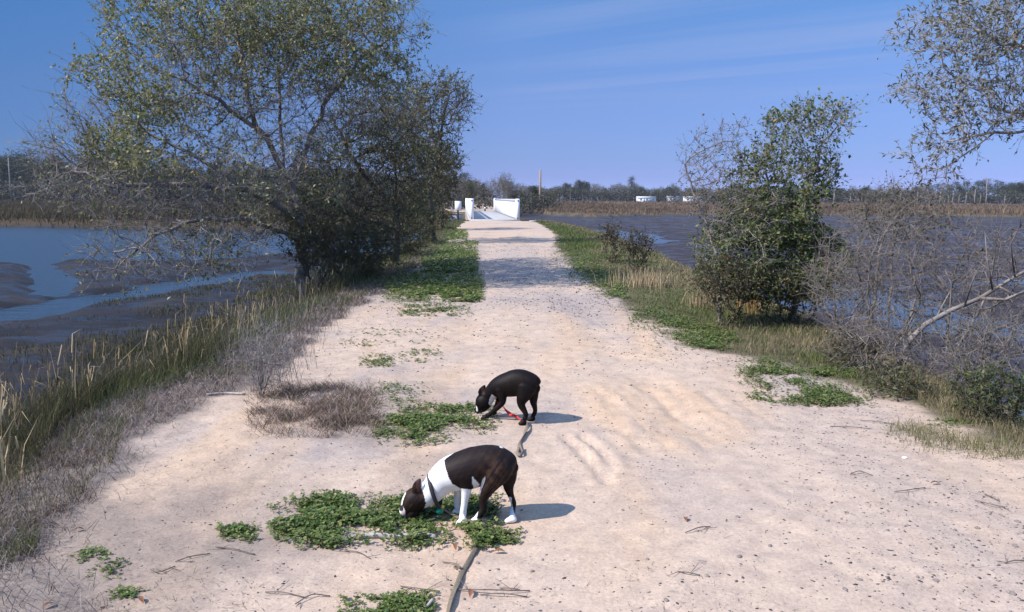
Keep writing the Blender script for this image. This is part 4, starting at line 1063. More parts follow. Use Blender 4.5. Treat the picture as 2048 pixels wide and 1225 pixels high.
def cabin(label, px0, px1, ytop, ybase, Y, wall):
    a_, b_ = A(px0, ybase, Y), A(px1, ybase, Y); w_ = b_[0] - a_[0]; zt = A((px0 + px1) / 2, ytop, Y)[2]; zb = a_[2]; cx = (a_[0] + b_[0]) / 2
    o = thing('white_building', label, 'building', (cx, Y, zb)); h_ = (zt - zb) * .80
    mb = MB(); mb.box((cx, Y + 2.5, zb + h_ / 2), (w_, 5, h_), 0, .02); mb.build('wall', wall, o)
    rh = (zt - zb) * .2; e = .25
    V = [(cx - w_ / 2 - e, Y - e, zb + h_), (cx + w_ / 2 + e, Y - e, zb + h_), (cx + w_ / 2 + e, Y + 5 + e, zb + h_), (cx - w_ / 2 - e, Y + 5 + e, zb + h_), (cx - w_ / 2 - e, Y + 2.5, zb + h_ + rh), (cx + w_ / 2 + e, Y + 2.5, zb + h_ + rh)]
    mesh('roof', V, [[[0, 1, 5, 4], [2, 3, 4, 5], [3, 2, 1, 0]], [[0, 4, 3], [1, 2, 5]]], ROOF, o)
    for k in (.18, .5, .82):
        mb = MB(); mb.box((cx - w_ / 2 + w_ * k, Y - .03, zb + h_ * .6), (w_ * .09, .06, h_ * .3), 0, .01); mb.build('window', GLASS, o)
    mb = MB(); mb.box((cx - w_ / 2 + w_ * .34, Y - .03, zb + h_ * .4), (w_ * .07, .06, h_ * .75), 0, .01); mb.build('door', GREYP, o)
cabin('bright white low building left of its two neighbours across the marsh', 1275, 1312, 393.5, 405, 415, WHITE)
cabin('greyish low building between the two white ones across the marsh', 1336, 1364, 392.5, 403, 425, GREYP)
cabin('white low building half hidden by the whippy shrub across the marsh', 1369, 1404, 393.5, 404, 420, WHITE)
# ------------------------------------------------------------------ far trees
def proto_pine(seed):
    r = np.random.default_rng(seed); mb = MB(); h = 14
    mb.tube([(0, 0, -1), (.1, 0, h * .5), (0, .1, h)], [.28, .2, .05], 7)
    cl = []
    for k in range(26):
        z = h * (0.42 + .58 * r.random()); an = r.random() * 6.28; L = (1 - (z / h - .42) / .62) * 3.0 * (0.5 + r.random() * .6) + .3
        e = np.array([math.cos(an) * L, math.sin(an) * L, z + L * .25]); mb.tube([(0, 0, z), e], [.07, .02], 4); cl.append((e, .55 + r.random() * .7))
    P_ = np.concatenate([c_ + r.normal(size=(70, 3)) * np.array([s, s, s * .55]) for c_, s in cl])
    return mb, P_, .42, .16, [(0.022, 0.036, 0.018), (0.032, 0.046, 0.022), (0.05, 0.055, 0.03)]
def proto_round(seed, cols, dens, h=11, sz=.34):
    r = np.random.default_rng(seed)
    att = []
    for k in range(7):
        an = r.random() * 6.28; c_ = np.array([math.cos(an) * 2.0 * r.random(), math.sin(an) * 2.0 * r.random(), h * (.45 + .38 * r.random())])
        d = r.normal(size=(40, 3)); d /= np.linalg.norm(d, axis=1)[:, None]; att.append(c_ + d * (r.random((40, 1)) ** .5) * np.array([2.2, 2.2, 1.9]))
    att = np.concatenate(att)
    pos, par = colonize([dict(pts=[(0, 0, -1), (0, 0, h * .3)])], att, .55, 4, .7, r=r)
    R = radii(pos, par, .028, 2.3); i1 = np.where(par >= 0)[0]; i0 = par[i1]
    mb = MB(); V, q = prisms(pos[i0], pos[i1], np.minimum(R[i0], R[i1] * 1.2), R[i1], 4); mb.add(V, [q])
    tn = np.repeat(i1[R[i1] < .08], 4); d = r.normal(size=(len(tn), 3)); d[:, 2] += .4; d /= np.linalg.norm(d, axis=1)[:, None]
    e = pos[tn] + d * (.4 + .7 * r.random((len(tn), 1))); V, q = prisms(pos[tn], e, np.full(len(tn), .026), np.full(len(tn), .012), 3); mb.add(V, [q])
    P_ = np.repeat(e, dens, 0) + r.normal(size=(len(e) * dens, 3)) * .3 if dens else None
    return mb, P_, sz, sz * .6, cols
protos = {}
def make_proto(key, data, bark, seed):
    mb, P_, L, w_, cols = data
    o = thing('far_tree', 'x', 'tree'); mb.build('trunk', bark, o, True)
    if P_ is not None:
        r = np.random.default_rng(seed); cl_ = pal(len(P_), cols, None, .25, r) * (.6 + .8 * fbm(P_[:, 0] * .5 + P_[:, 1] * .5, P_[:, 2] * .6, 3, seed)[:, None])
        V, fx, C = leaves(P_, L * (.7 + .6 * r.random(len(P_))), w_, r.normal(size=(len(P_), 3)), cl_, .3, r); mesh('crown', V, [fx], LEAF, o, C)
    protos.setdefault(key, []).append([o, False])
GB = [(0.085, 0.075, 0.06), (0.11, 0.09, 0.065), (0.07, 0.07, 0.045)]
for s in (1, 2, 3): make_proto('pine', proto_pine(s), BARKD, s)
for s in (4, 5): make_proto('green', proto_round(s, [(0.045, 0.055, 0.025), (0.065, 0.07, 0.03), (0.035, 0.042, 0.02)], 8), BARKD, s)
for s in (6, 7): make_proto('bud', proto_round(s, [(0.11, 0.115, 0.05), (0.085, 0.09, 0.045), (0.12, 0.10, 0.06)], 4), BARK, s)
for s in (8, 9): make_proto('bare', proto_round(s, GB, 2, 10, .22), BARK, s)
LABELS = {}
def place_tree(key, px, ytop, Y, label, group, zb=None):
    lst = protos[key]; ent = lst[rng.integers(len(lst))]
    p0 = A(px, 400, Y); g = tz1(p0[0], Y) if zb is None else zb
    h_ = {'pine': 14.3, 'green': 11.3, 'bud': 11.3, 'bare': 10.4}[key]
    sc = (A(px, ytop, Y)[2] - g) / h_
    if not ent[1]: o = ent[0]; ent[1] = True
    else:
        o = ent[0].copy(); COL.objects.link(o)
        for ch in ent[0].children:
            c_ = ch.copy(); COL.objects.link(c_); c_.parent = o
    o.location = (p0[0], Y, g); o.scale = (sc * (.9 + .4 * rng.random()),) * 2 + (sc,); o.rotation_euler = (0, 0, rng.random() * 6.28)
    o.name = {'pine': 'pine_tree', 'green': 'evergreen_tree', 'bud': 'budding_tree', 'bare': 'bare_tree'}[key]
    o['label'] = label; o['group'] = group; o['category'] = 'tree'
    return o
def pick(w):
    k = list(w); p = np.array([w[i] for i in k], float); return k[rng.choice(len(k), p=p / p.sum())]
KN = {'pine': 'dark pine', 'green': 'dark green broadleaf tree', 'bud': 'pale budding tree', 'bare': 'bare grey-brown tree'}
def row(px0, px1, step, Yf_, top, weights, where):
    px = px0
    while px < px1:
        w_ = weights(px); k = pick(w_); Y = Yf_(px)
        place_tree(k, px, top(px) + rng.normal() * 4 + (-3 if k == 'pine' else 0), Y, f'{KN[k]} in the {where}', f'{KN[k]}s in the {where}')
        px += step * (.6 + .8 * rng.random())
row(1040, 2120, 9, lambda p: 440 + rng.random() * 40, lambda p: np.interp(p, [1040, 1100, 1180, 1260, 1330, 1500, 1650, 1800, 1880, 1950, 2048, 2120], [372, 373, 369, 368, 374, 372, 372, 374, 368, 367, 362, 358]),
    lambda p: dict(bare=3, bud=3, green=1) if p < 1250 else (dict(pine=1, bud=3, green=2, bare=2) if p < 1500 else (dict(bare=4, green=2, bud=1) if p < 1850 else dict(pine=5, green=2))), 'tree line across the right marsh')
place_tree('pine', 1262, 354, 445, 'tallest dark pine rising above the tree line right of the bridge', 'single far pines')
place_tree('pine', 1000, 363, 445, 'dark pine far behind the tall brown pole', 'single far pines') if False else None
row(-120, 940, 12, lambda p: 330 + rng.random() * 40, lambda p: np.interp(p, [-120, 0, 60, 120, 300, 600, 940], [300, 314, 305, 312, 322, 335, 352]), lambda p: dict(green=4, bud=1.2, pine=2), 'woods across the left marsh')
for px, yt, Y, k in ((905, 342, 112, 'bare'), (925, 350, 128, 'bare'), (940, 352, 118, 'bud'), (955, 352, 140, 'bare'), (968, 356, 160, 'green'), (985, 352, 150, 'bare'), (1000, 350, 170, 'bare'), (1020, 354, 165, 'bud'), (1036, 362, 180, 'bare'), (1050, 366, 190, 'bare'), (1066, 370, 200, 'green'), (930, 356, 165, 'green'), (1090, 372, 215, 'bare'), (1105, 376, 215, 'bud'), (890, 340, 120, 'green')):
    place_tree(k, px, yt, Y, f'{KN[k]} among the scrubby trees past the bridge', f'{KN[k]}s past the bridge', -1.0 if px > 975 else None)
place_tree('bare', 1012, 338, 140, 'bare grey tree with a rounded top standing above the others past the bridge', 'single far trees', -1.0)
# the brush below the tree lines
def far_bush(seed, cols):
    r = np.random.default_rng(seed); o = thing('far_shrub', 'x', 'shrub'); mb = MB()
    P_ = []
    for k in range(14):
        e = np.array([r.normal() * 1.1, r.normal() * .9, 1.0 + r.random() * 1.5]); mb.tube([(e[0] * .2, e[1] * .2, -.5), e * .6, e], [.05, .035, .015], 4); P_.append(e + r.normal(size=(34, 3)) * np.array([.5, .5, .45]))
    mb.build('stem', BARK, o); P_ = np.concatenate(P_); P_[:, 2] = np.abs(P_[:, 2]); V, fx, C = leaves(P_, .34, .2, r.normal(size=P_.shape), pal(len(P_), cols, None, .3, r), .3, r); mesh('foliage', V, [fx], LEAF, o, C)
    return o
FB = [far_bush(1, [(0.075, 0.065, 0.045), (0.06, 0.06, 0.035)]), far_bush(2, [(0.05, 0.055, 0.03), (0.08, 0.07, 0.05)])]; used = [0, 0]
def place_bush(px, Y, sc, label, group, zb=None):
    i = rng.integers(2)
    if not used[i]: o = FB[i]; used[i] = 1
    else:
        o = FB[i].copy(); COL.objects.link(o)
        for ch in FB[i].children: c_ = ch.copy(); COL.objects.link(c_); c_.parent = o
    p0 = A(px, 400, Y); o.location = (p0[0], Y, tz1(p0[0], Y) if zb is None else zb); o.scale = (sc * 1.5, sc, sc); o.rotation_euler = (0, 0, rng.random() * 6.28)
    o['label'] = label; o['group'] = group
for px in np.arange(1040, 2110, 11): place_bush(px + rng.normal() * 5, 425 + rng.random() * 12, 1.5 + rng.random() * 1.0, 'low brown scrub at the foot of the tree line across the right marsh', 'far scrub on the right')
for px in np.arange(-100, 930, 14): place_bush(px + rng.normal() * 5, 318 + rng.random() * 10, 1.6 + rng.random() * 1.2, 'low scrub at the foot of the woods across the left marsh', 'far scrub on the left')
for px in np.arange(880, 1110, 13): place_bush(px, 108 + abs(px - 930) * .5 + rng.random() * 25, .8 + rng.random() * .7, 'brown scrub growing round the far end of the bridge', 'scrub past the bridge', None if px < 905 else -1.2) if not (930 < px < 985) else None
for px in (944, 960, 975, 930): place_bush(px, 175 + rng.random() * 30, .9 + rng.random() * .5, 'brown scrub growing round the far end of the bridge', 'scrub past the bridge')
# pale dead trees along the far right shore
def dead_tree(seed):
    r = np.random.default_rng(seed); o = thing('dead_tree', 'x', 'tree'); mb = MB(); mb.tube([(0, 0, -.5), (.15, 0, 2.5), (.1 + r.normal() * .4, 0, 5.5)], [.2, .15, .05], 6); mb.build('trunk', BARKL, o)
    mb = MB()
    for k in range(7):
        z = 1.5 + 3.5 * r.random(); e = np.array([r.normal() * 1.2, r.normal() * .8, z + 1.2]); mb.tube([(.1, 0, z), e * (.5, .5, 1) + (0, 0, -.4), e], [.07, .05, .015], 4)
    mb.build('branch', BARKL, o); return o
DT = [dead_tree(1), dead_tree(2)]; du = [0, 0]
for px in [1300, 1480, 1640, 1668, 1700, 1735, 1770, 1800, 1835, 1880, 1897, 1905, 1918, 1932, 1950, 1960, 1972, 2010, 1165, 1140]:
    i = rng.integers(2); Y = 412 + rng.random() * 6
    if not du[i]: o = DT[i]; du[i] = 1
    else:
        o = DT[i].copy(); COL.objects.link(o)
        for ch in DT[i].children: c_ = ch.copy(); COL.objects.link(c_); c_.parent = o
    p0 = A(px, 400, Y); s = (.7 + .5 * rng.random()) * (1.2 if px > 1600 else .8); o.location = (p0[0], Y, tz1(p0[0], Y)); o.scale = (s, s, s); o.rotation_euler = (0, 0, rng.random() * 6)
    o['label'] = 'pale dead trunk standing at the far edge of the right marsh'; o['group'] = 'dead trees along the right marsh'

# ------------------------------------------------------------------ marsh grass
def marsh(name, label, n, px0, px1, Y0, Y1, edge, cols, h):
    Y = np.exp(rng.uniform(math.log(Y0), math.log(Y1), n)); px = rng.uniform(px0, px1, n); X = (px - W / 2) / F * Y
    k = edge(X, Y); X, Y = X[k], Y[k]; n = len(X); Bp = np.stack([X, Y, tz(X, Y, False) - .05], 1)
    hn = h * (.5 + .8 * rng.random(n)) * (.5 + fbm(X * .04, Y * .02, 3, 33)); wd = Y * .0008 * (.6 + rng.random(n))
    cl = pal(n, cols, None, .2) * (.55 + .9 * fbm(X * .05, Y * .03, 3, 34)[:, None])
    V, q, t3, C = blades(Bp, hn, wd, rng.random(n) * 6.28, rng.random(n) * .9, cl, .5)
    o = mesh(name, V, [q, t3], GRASS, None, C); return tag(o, label, 'marsh grass', kind='stuff')
marsh('marsh_grass', 'dark brown marsh grass beyond the water on the left', 80000, -200, 960, 88, 330, lambda x, y: (y > marsh_l_Y(x) - 1 + rng.normal(size=len(x)) * .8) & (x < xl(y) - 3), [(0.075, 0.055, 0.032), (0.10, 0.07, 0.04), (0.06, 0.055, 0.03)], 1.0)
marsh('marsh_grass', 'reddish tan marsh grass across the mud on the right', 90000, 1010, 2250, 100, 425, lambda x, y: (y > marsh_r_Y(x) + rng.normal(size=len(x)) * 3) & (x > xr(y) + 3.5), [(0.17, 0.112, 0.075), (0.21, 0.14, 0.09), (0.13, 0.092, 0.062)], .95)

# ------------------------------------------------------------------ verge and bank grass
def surf(X, Y, dz=-.01): return np.stack([X, Y, tz(X, Y) + dz], 1)
def logY(n, a_, b_): return np.exp(rng.uniform(math.log(a_), math.log(b_), n))
# right verge
n = 165000
Y = logY(n, 3.2, 62); wdt = xr(Y) + 2.0 - xrb(Y); X = xrb(Y) - .25 + rng.random(n) * (wdt + .25)
ed = X - xrb(Y) + (fbm(X * 3, Y * 3, 3, 80) - .5) * .5; toc = (X - xrb(Y)) / np.maximum(xr(Y) - xrb(Y), .3)
patch = fbm(X * 1.3, Y * 1.0, 3, 101); near_bare = (Y < 8.2) & (patch < .62)
k = (ed > 0) & (rng.random(n) < np.clip(ed * 3, .15, 1)) & ~((Y < 6.9) & (X < xr(Y) - .1) & (patch < .66))
X, Y, toc, patch = X[k], Y[k], toc[k], patch[k]; n = len(X)
green = np.clip(1.25 - toc * 1.1 + (patch - .5) * 2.2 + (Y > 20) * .35, 0, 1)
isg = rng.random(n) < green
GC = [(0.105, 0.14, 0.04), (0.08, 0.11, 0.03), (0.145, 0.16, 0.055)]; TC = [(0.25, 0.195, 0.115), (0.20, 0.165, 0.09), (0.31, 0.245, 0.16), (0.17, 0.16, 0.07)]
cl = np.where(isg[:, None], pal(n, GC), pal(n, TC)) * (.75 + .5 * rng.random((n, 1)))
hn = np.where(isg, .025 + .07 * rng.random(n), .04 + .10 * rng.random(n)) * (.6 + .8 * patch) * np.clip(.55 + toc, .5, 1.2) * (1 + (Y > 25) * .5)
V, q, t3, C = blades(surf(X, Y), hn, np.maximum(.0035, Y * .00062), rng.random(n) * 6.28, .2 + rng.random(n) * .8, cl, .5)
tag(mesh('verge_grass', V, [q, t3], GRASS, None, C), 'green and straw coloured grass covering the right verge of the track', 'grass', kind='stuff')
# left bank: green and straw
n = 140000
Y = logY(n, 2.3, 66); X = xl(Y) - 6.5 * rng.random(n) ** 1.7 + .30 + (fbm(Y * 1.3, Y * 0, 3, 112) - .5) * .8
pt = fbm(X * 1.1, Y * .8, 3, 111); isg = rng.random(n) < np.clip((pt - .33) * 3, .1, .8); k = rng.random(n) < np.clip(.35 + pt, 0, 1); X, Y, pt, isg = X[k], Y[k], pt[k], isg[k]; n = len(X)
cl = np.where(isg[:, None], pal(n, [(0.095, 0.125, 0.04), (0.07, 0.095, 0.03), (0.125, 0.145, 0.05)]), pal(n, [(0.19, 0.15, 0.085), (0.24, 0.19, 0.115), (0.12, 0.10, 0.06), (0.08, 0.07, 0.042)])) * (.7 + .6 * rng.random((n, 1)))
hn = (.06 + .17 * rng.random(n)) * (.5 + .8 * pt) * np.clip(1.2 - (xl(Y) - X < 0) * .6, .4, 1.2)
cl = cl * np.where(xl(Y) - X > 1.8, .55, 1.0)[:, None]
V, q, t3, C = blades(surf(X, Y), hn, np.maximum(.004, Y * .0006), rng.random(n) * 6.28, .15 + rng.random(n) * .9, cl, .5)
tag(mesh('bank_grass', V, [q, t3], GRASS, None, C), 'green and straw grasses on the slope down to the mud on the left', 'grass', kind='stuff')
n = 120000
Y = logY(n, 3.4, 36); off = 10.5 * rng.random(n) ** 1.35 * np.clip(Y / 16, .45, 1); X = xl(Y) - .2 - off; pt = fbm(X * .6, Y * .45, 4, 117); k = (rng.random(n) < np.clip((pt - .38 - .012 * off) * 5, .02, 1)) & (tz(X, Y, False) > WATER_Z); X, Y, pt = X[k], Y[k], pt[k]; n = len(X)
off = off[k]
cl = pal(n, [(0.10, 0.08, 0.045), (0.07, 0.075, 0.03), (0.055, 0.048, 0.03), (0.15, 0.115, 0.065), (0.085, 0.105, 0.035)], [3, 3, 3, 1.2, 1.5]) * (.7 + .6 * rng.random((n, 1)))
hn = (.12 + .30 * rng.random(n)) * (.4 + pt) * np.clip(1.1 - off * .09, .35, 1)
V, q, t3, C = blades(surf(X, Y), hn, np.maximum(.005, Y * .0006), rng.random(n) * 6.28, .1 + rng.random(n) * .7, cl, .5)
tag(mesh('mud_sedge', V, [q, t3], GRASS, None, C), 'dark olive sedge growing between the left bank and the wet mud', 'sedge', kind='stuff')
# tall broken reeds
n = 900
Y = logY(n, 3.4, 17); X = xl(Y) - .15 - 1.7 * rng.random(n); k = fbm(X * 1.5, Y * 1.2, 2, 121) > .42; X, Y = X[k], Y[k]; n = len(X)
hn = (.16 + .62 * rng.random(n) ** 1.4) * np.clip(1.15 - Y * .01, .6, 1); cl = pal(n, [(0.28, 0.21, 0.12), (0.21, 0.155, 0.085), (0.34, 0.27, 0.165), (0.15, 0.115, 0.07)])
V, q, t3, C = blades(surf(X, Y), hn, .007 + .008 * rng.random(n), rng.random(n) * 6.28, .05 + rng.random(n) ** 2 * .7, cl, .5); mb = MB(); mb.add(V, [q, t3], C)
Bp = surf(X, Y); m_ = 2 * n; j = np.repeat(np.arange(n), 2); Bq = Bp[j] + np.stack([np.zeros(m_), np.zeros(m_), hn[j] * (.35 + .5 * rng.random(m_))], 1)
V, q, t3, C = blades(Bq, .12 + .22 * rng.random(m_), .009, rng.random(m_) * 6.28, .6 + rng.random(m_) * .9, cl[j] * .95, .8); mb.add(V, [q, t3], C)
tag(mb.build('reeds', DRY), 'tall tan dry reeds with broken blades along the left bank', 'reeds', kind='stuff')
# grey dried strip along the left crest
n = 80000
Y = logY(n, 3.0, 45); a_ = xl(Y) - .35 - .5 * fbm(Y * 2, Y * 0, 3, 113); X = a_ + rng.random(n) * (xlb(Y) + .12 - a_)
ed = xlb(Y) - X + (fbm(X * 3, Y * 3, 3, 82) - .5) * .35; k = rng.random(n) < np.clip(ed * 5 + .12, .03, 1) * (.25 + .75 * sst(.35, .55, fbm(X * 2.4, Y * 2.0, 3, 114))); X, Y = X[k], Y[k]; n = len(X)
cl = pal(n, [(0.215, 0.17, 0.15), (0.165, 0.13, 0.112), (0.27, 0.22, 0.20), (0.12, 0.088, 0.072), (0.19, 0.115, 0.08)], [4, 3, 2, 2, .5]) * (.8 + .4 * rng.random((n, 1)))
V, q, t3, C = blades(surf(X, Y, 0), .05 + .11 * rng.random(n), np.maximum(.003, Y * .0006), rng.random(n) * 6.28, .75 + rng.random(n) * .75, cl, .35)
tag(mesh('dry_grass', V, [q, t3], DRY, None, C), 'matted grey dried grass along the left crest of the track', 'dry grass', kind='stuff')
# dead brown brush left of the darker dog
def in_poly_pts(poly, n, soft=0.0):
    p = np.array(poly); lo, hi = p.min(0), p.max(0); q = rng.uniform(lo, hi, (int(n * 2.2), 2)); k = inpoly(q + rng.normal(size=q.shape) * soft, poly); g = G(q[k][:, 0], q[k][:, 1]); return g[:n, 0], g[:n, 1]
X, Y = in_poly_pts([(490, 790), (560, 760), (650, 765), (735, 785), (765, 840), (720, 872), (620, 850), (540, 830)], 15000, 24); k = rng.random(len(X)) < np.clip((fbm(X * 5, Y * 5, 3, 115) - .3) * 3, .08, 1); X, Y = X[k], Y[k]; n = len(X)
cl = pal(n, [(0.20, 0.125, 0.10), (0.25, 0.175, 0.145), (0.12, 0.075, 0.06), (0.32, 0.24, 0.205), (0.09, 0.10, 0.04)]) * (.8 + .4 * rng.random((n, 1)))
V, q, t3, C = blades(surf(X, Y, 0), .04 + .13 * rng.random(n), .004, rng.random(n) * 6.28, .75 + rng.random(n) * .8, cl, .3)
tag(mesh('dead_brush', V, [q, t3], DRY, None, C), 'matted brown dead brush lying on the sand left of the darker dog', 'brush')
# bare grey upright shrub at the left crest
b_ = G(522, 785); b_[2] = tz1(b_[0], b_[1]) - .02
r_ = np.random.default_rng(71); Yb = b_[1]
tree('bare_shrub', 'small bare grey shrub with fine upright twigs on the left crest', 'shrub', b_, [dict(pts=[b_, b_ + (0, 0, .08)])] + [dict(pts=[b_, b_ + np.array([r_.normal() * .14, r_.normal() * .12, .28 + .2 * r_.random()])], **{'from': 'near'}) for k in range(9)],
     ell(535, 710, Yb, 75, 70, .3, 230, r_), step=.055, infl=.4, kill=.075, tip=.0016, twigs=2, twl=.1, lpt=0, bark=BARK, seed=72, part_names=('stem', 'foliage'), trop=.12)
X, Y = in_poly_pts([(470, 640), (640, 590), (690, 640), (600, 760), (500, 790), (440, 760)], 420, 10); n = len(X)
V, q, t3, C = blades(surf(X, Y), .25 + .35 * rng.random(n), .005, rng.random(n) * 6.28, .1 + rng.random(n) * .5, pal(n, [(0.26, 0.22, 0.20), (0.20, 0.17, 0.14)]), .3)
tag(mesh('dry_stalks', V, [q, t3], DRY, None, C), 'fine grey upright stalks round the small bare shrub on the left', 'dry grass', kind='stuff')
# tan tussocks on the right verge
def tussock(label, px, py, wpx, n, h, cols, seed, lean=.5):
    c_ = G(px, py); r = np.random.default_rng(seed); k = c_[1] / F; X = c_[0] + r.normal(size=n) * wpx * k * .35; Y = c_[1] + r.normal(size=n) * wpx * k * .3
    V, q, t3, C = blades(surf(X, Y), h * (.5 + .6 * r.random(n)), max(.006, c_[1] * .00055), r.random(n) * 6.28, r.random(n) * lean, pal(n, cols, None, .2, r), .4)
    o = mesh('grass_tussock', V, [q, t3], DRY, None, C, origin=np.array([c_[0], c_[1], tz1(c_[0], c_[1])])); tag(o, label, 'grass tuft')
TAN = [(0.36, 0.27, 0.16), (0.29, 0.22, 0.13), (0.42, 0.33, 0.21)]
tussock('pale straw tuft among green grass near the low brown bush', 1285, 572, 90, 420, .42, TAN, 81)
tussock('straw tuft leaning at the foot of the whippy shrub', 1412, 612, 60, 260, .42, TAN, 82, .7)
tussock('upright golden broom grass in front of the green tree', 1500, 622, 40, 60, .62, [(0.44, 0.25, 0.09), (0.38, 0.21, 0.075)], 83, .12)
tussock('thin sprig of golden stalks left of the broom grass', 1481, 612, 8, 14, .60, [(0.44, 0.25, 0.09)], 84, .06)

# ------------------------------------------------------------------ clover and creeping weeds
def clover(label, poly, n, seed, h=.05, sz=.014, cols=None, soft=13, name='clover_patch', dens=None):
    r = np.random.default_rng(seed); X, Y = in_poly_pts(poly, int(n * 1.6), soft)
    f = fbm(X * 5, Y * 5, 5, seed); k = r.random(len(X)) < np.clip((f - .33) * 3.4, .05, 1); X, Y = X[k][:n], Y[k][:n]; n = len(X)
    Y0 = Y.mean(); s = sz * max(1, Y0 / 7)
    B_ = surf(X, Y, 0); hh = (h * .46 * (.25 + r.random(n)) * (.4 + f[k][:n]))[:, None]; Tp = B_ + np.concatenate([r.normal(size=(n, 2)) * .012, hh], 1)
    mb = MB(); gcol = cols or [(0.095, 0.145, 0.030), (0.065, 0.11, 0.024), (0.135, 0.175, 0.045), (0.21, 0.22, 0.07)]
    V, q = prisms(B_, Tp, np.full(n, .0013), np.full(n, .001), 3); mb.add(V, [q], np.repeat(pal(n, [(0.10, 0.10, 0.04)], None, .2, r), 6, 0))
    cl = pal(n, gcol, None, .2, r); a0 = r.random(n) * 6.28
    for i in range(3):
        a_ = a0 + i * 2.094; D = np.stack([np.cos(a_), np.sin(a_), r.normal(size=n) * .35 + .1], 1); D /= np.linalg.norm(D, axis=1)[:, None]
        ss = (s * (.7 + .6 * r.random(n)))[:, None]; U = np.stack([-np.sin(a_), np.cos(a_), r.normal(size=n) * .3], 1)
        V = np.stack([Tp, Tp + D * ss * .45 + U * ss * .42, Tp + D * ss * .95 + U * ss * .30, Tp + D * ss * .88, Tp + D * ss * .95 - U * ss * .30, Tp + D * ss * .45 - U * ss * .42], 1).reshape(-1, 3)
        k6 = np.arange(n)[:, None] * 6 + np.arange(6)[None]; mb.add(V, [k6], np.repeat(cl * (.85 + .3 * r.random((n, 1))), 6, 0))
    o = mb.build(name, LEAF, None, origin=np.array([X.mean(), Y.mean(), 0.0])); return tag(o, label, 'ground plant')
clover('green clover patch the white-shouldered dog is sniffing', [(540, 1030), (600, 1022), (612, 990), (700, 982), (770, 992), (850, 985), (900, 1000), (985, 1012), (1005, 1050), (985, 1075), (900, 1072), (850, 1085), (770, 1062), (700, 1066), (650, 1095), (590, 1090), (640, 1062), (545, 1052)], 7600, 1, .085, .016)
clover('sparse clover runner just below the lead behind the near dog', [(960, 1060), (1000, 1055), (1042, 1070), (1030, 1082), (980, 1084)], 180, 2)
clover('green weedy patch under the darker dog\'s muzzle', [(745, 858), (800, 828), (860, 806), (940, 810), (1000, 826), (965, 842), (890, 850), (850, 884), (800, 890)], 3600, 3, .06, .015)
clover('small clover tuft left of the near dog\'s patch', [(435, 1056), (470, 1046), (512, 1048), (500, 1066), (450, 1072)], 260, 4, .04)
clover('scruffy weed clump at the lower left edge of the sand', [(150, 1095), (200, 1092), (245, 1125), (235, 1150), (190, 1130)], 240, 5, .035)
clover('tiny weed sprig above the lower left corner', [(222, 1178), (270, 1172), (285, 1186), (235, 1192)], 90, 6, .03)
clover('clover cluster cut by the bottom edge of the picture left of the lead', [(678, 1192), (740, 1188), (790, 1200), (870, 1190), (860, 1212), (800, 1235), (700, 1230)], 620, 7, .04, .013)
clover('dense bright green mound beside the shadows on the left of the track', [(765, 560), (830, 542), (910, 542), (968, 570), (945, 602), (870, 592), (800, 575)], 7000, 8, .10, .015, soft=20)
clover('shaded green growth between the dark trees and the track', [(838, 540), (870, 505), (905, 484), (950, 505), (956, 528), (905, 545)], 4200, 9, .18, .014, soft=20)
clover('green tongue of weeds on the far left verge near the bridge', [(885, 465), (935, 460), (935, 472), (900, 480)], 1300, 10, .16, .012)
clover('thin green patch reaching onto the track before the bridge', [(918, 484), (958, 482), (952, 490), (925, 490)], 500, 11, .1, .011)
clover('broken line of weeds on the sand below the bright green mound', [(790, 612), (860, 605), (945, 622), (900, 632), (820, 628)], 900, 12, .05)
clover('flat weed patch in the middle of the left sand', [(790, 700), (840, 695), (885, 714), (840, 720)], 420, 13, .03)
clover('flat weed patch left of its twin in the sand', [(718, 710), (760, 704), (790, 716), (770, 728)], 320, 14, .03)
clover('scattered weeds on the sand near the dry left crest', [(670, 672), (720, 655), (830, 668), (900, 682), (760, 680), (700, 690)], 330, 15, .03, soft=20)
clover('faint green growth over the back edge of the dead brush', [(700, 775), (770, 760), (870, 800), (850, 815), (760, 790)], 420, 16, .035, soft=14)
clover('long green clover strip on the right edge of the sand', [(1470, 740), (1530, 722), (1600, 758), (1650, 783), (1748, 797), (1735, 808), (1640, 802), (1560, 785)], 4600, 17, .07)
clover('broken clover line below the long strip on the right', [(1478, 790), (1540, 780), (1600, 792), (1530, 800)], 380, 18, .03)
clover('green fringe where the verge meets the sand by the thicket', [(1620, 735), (1700, 735), (1712, 752), (1640, 752)], 900, 19, .07)
clover('small weeds on the sand under the right shrubs', [(1850, 832), (1920, 828), (1960, 848), (1890, 846)], 240, 20, .03)
clover('green border of creeping weeds along the right of the track', [(1270, 612), (1390, 640), (1480, 690), (1440, 702), (1350, 668), (1255, 630)], 3400, 21, .07, .014)
clover('green weed tongues where the right verge begins', [(1100, 492), (1180, 520), (1260, 580), (1240, 598), (1150, 540)], 3000, 22, .09, .013)
# wispy grass on the right sand
X, Y = in_poly_pts([(1768, 850), (1820, 838), (1880, 858), (1960, 875), (2060, 895), (2060, 915), (1960, 905), (1850, 884)], 2600, 10); n = len(X)
V, q, t3, C = blades(surf(X, Y), .03 + .09 * rng.random(n), .0035, rng.random(n) * 6.28, .2 + rng.random(n) * .9, pal(n, [(0.13, 0.14, 0.05), (0.20, 0.18, 0.08), (0.28, 0.23, 0.13)]), .5)
tag(mesh('wispy_grass', V, [q, t3], GRASS, None, C), 'wispy olive grass strip on the sand at the right edge', 'grass', kind='stuff')

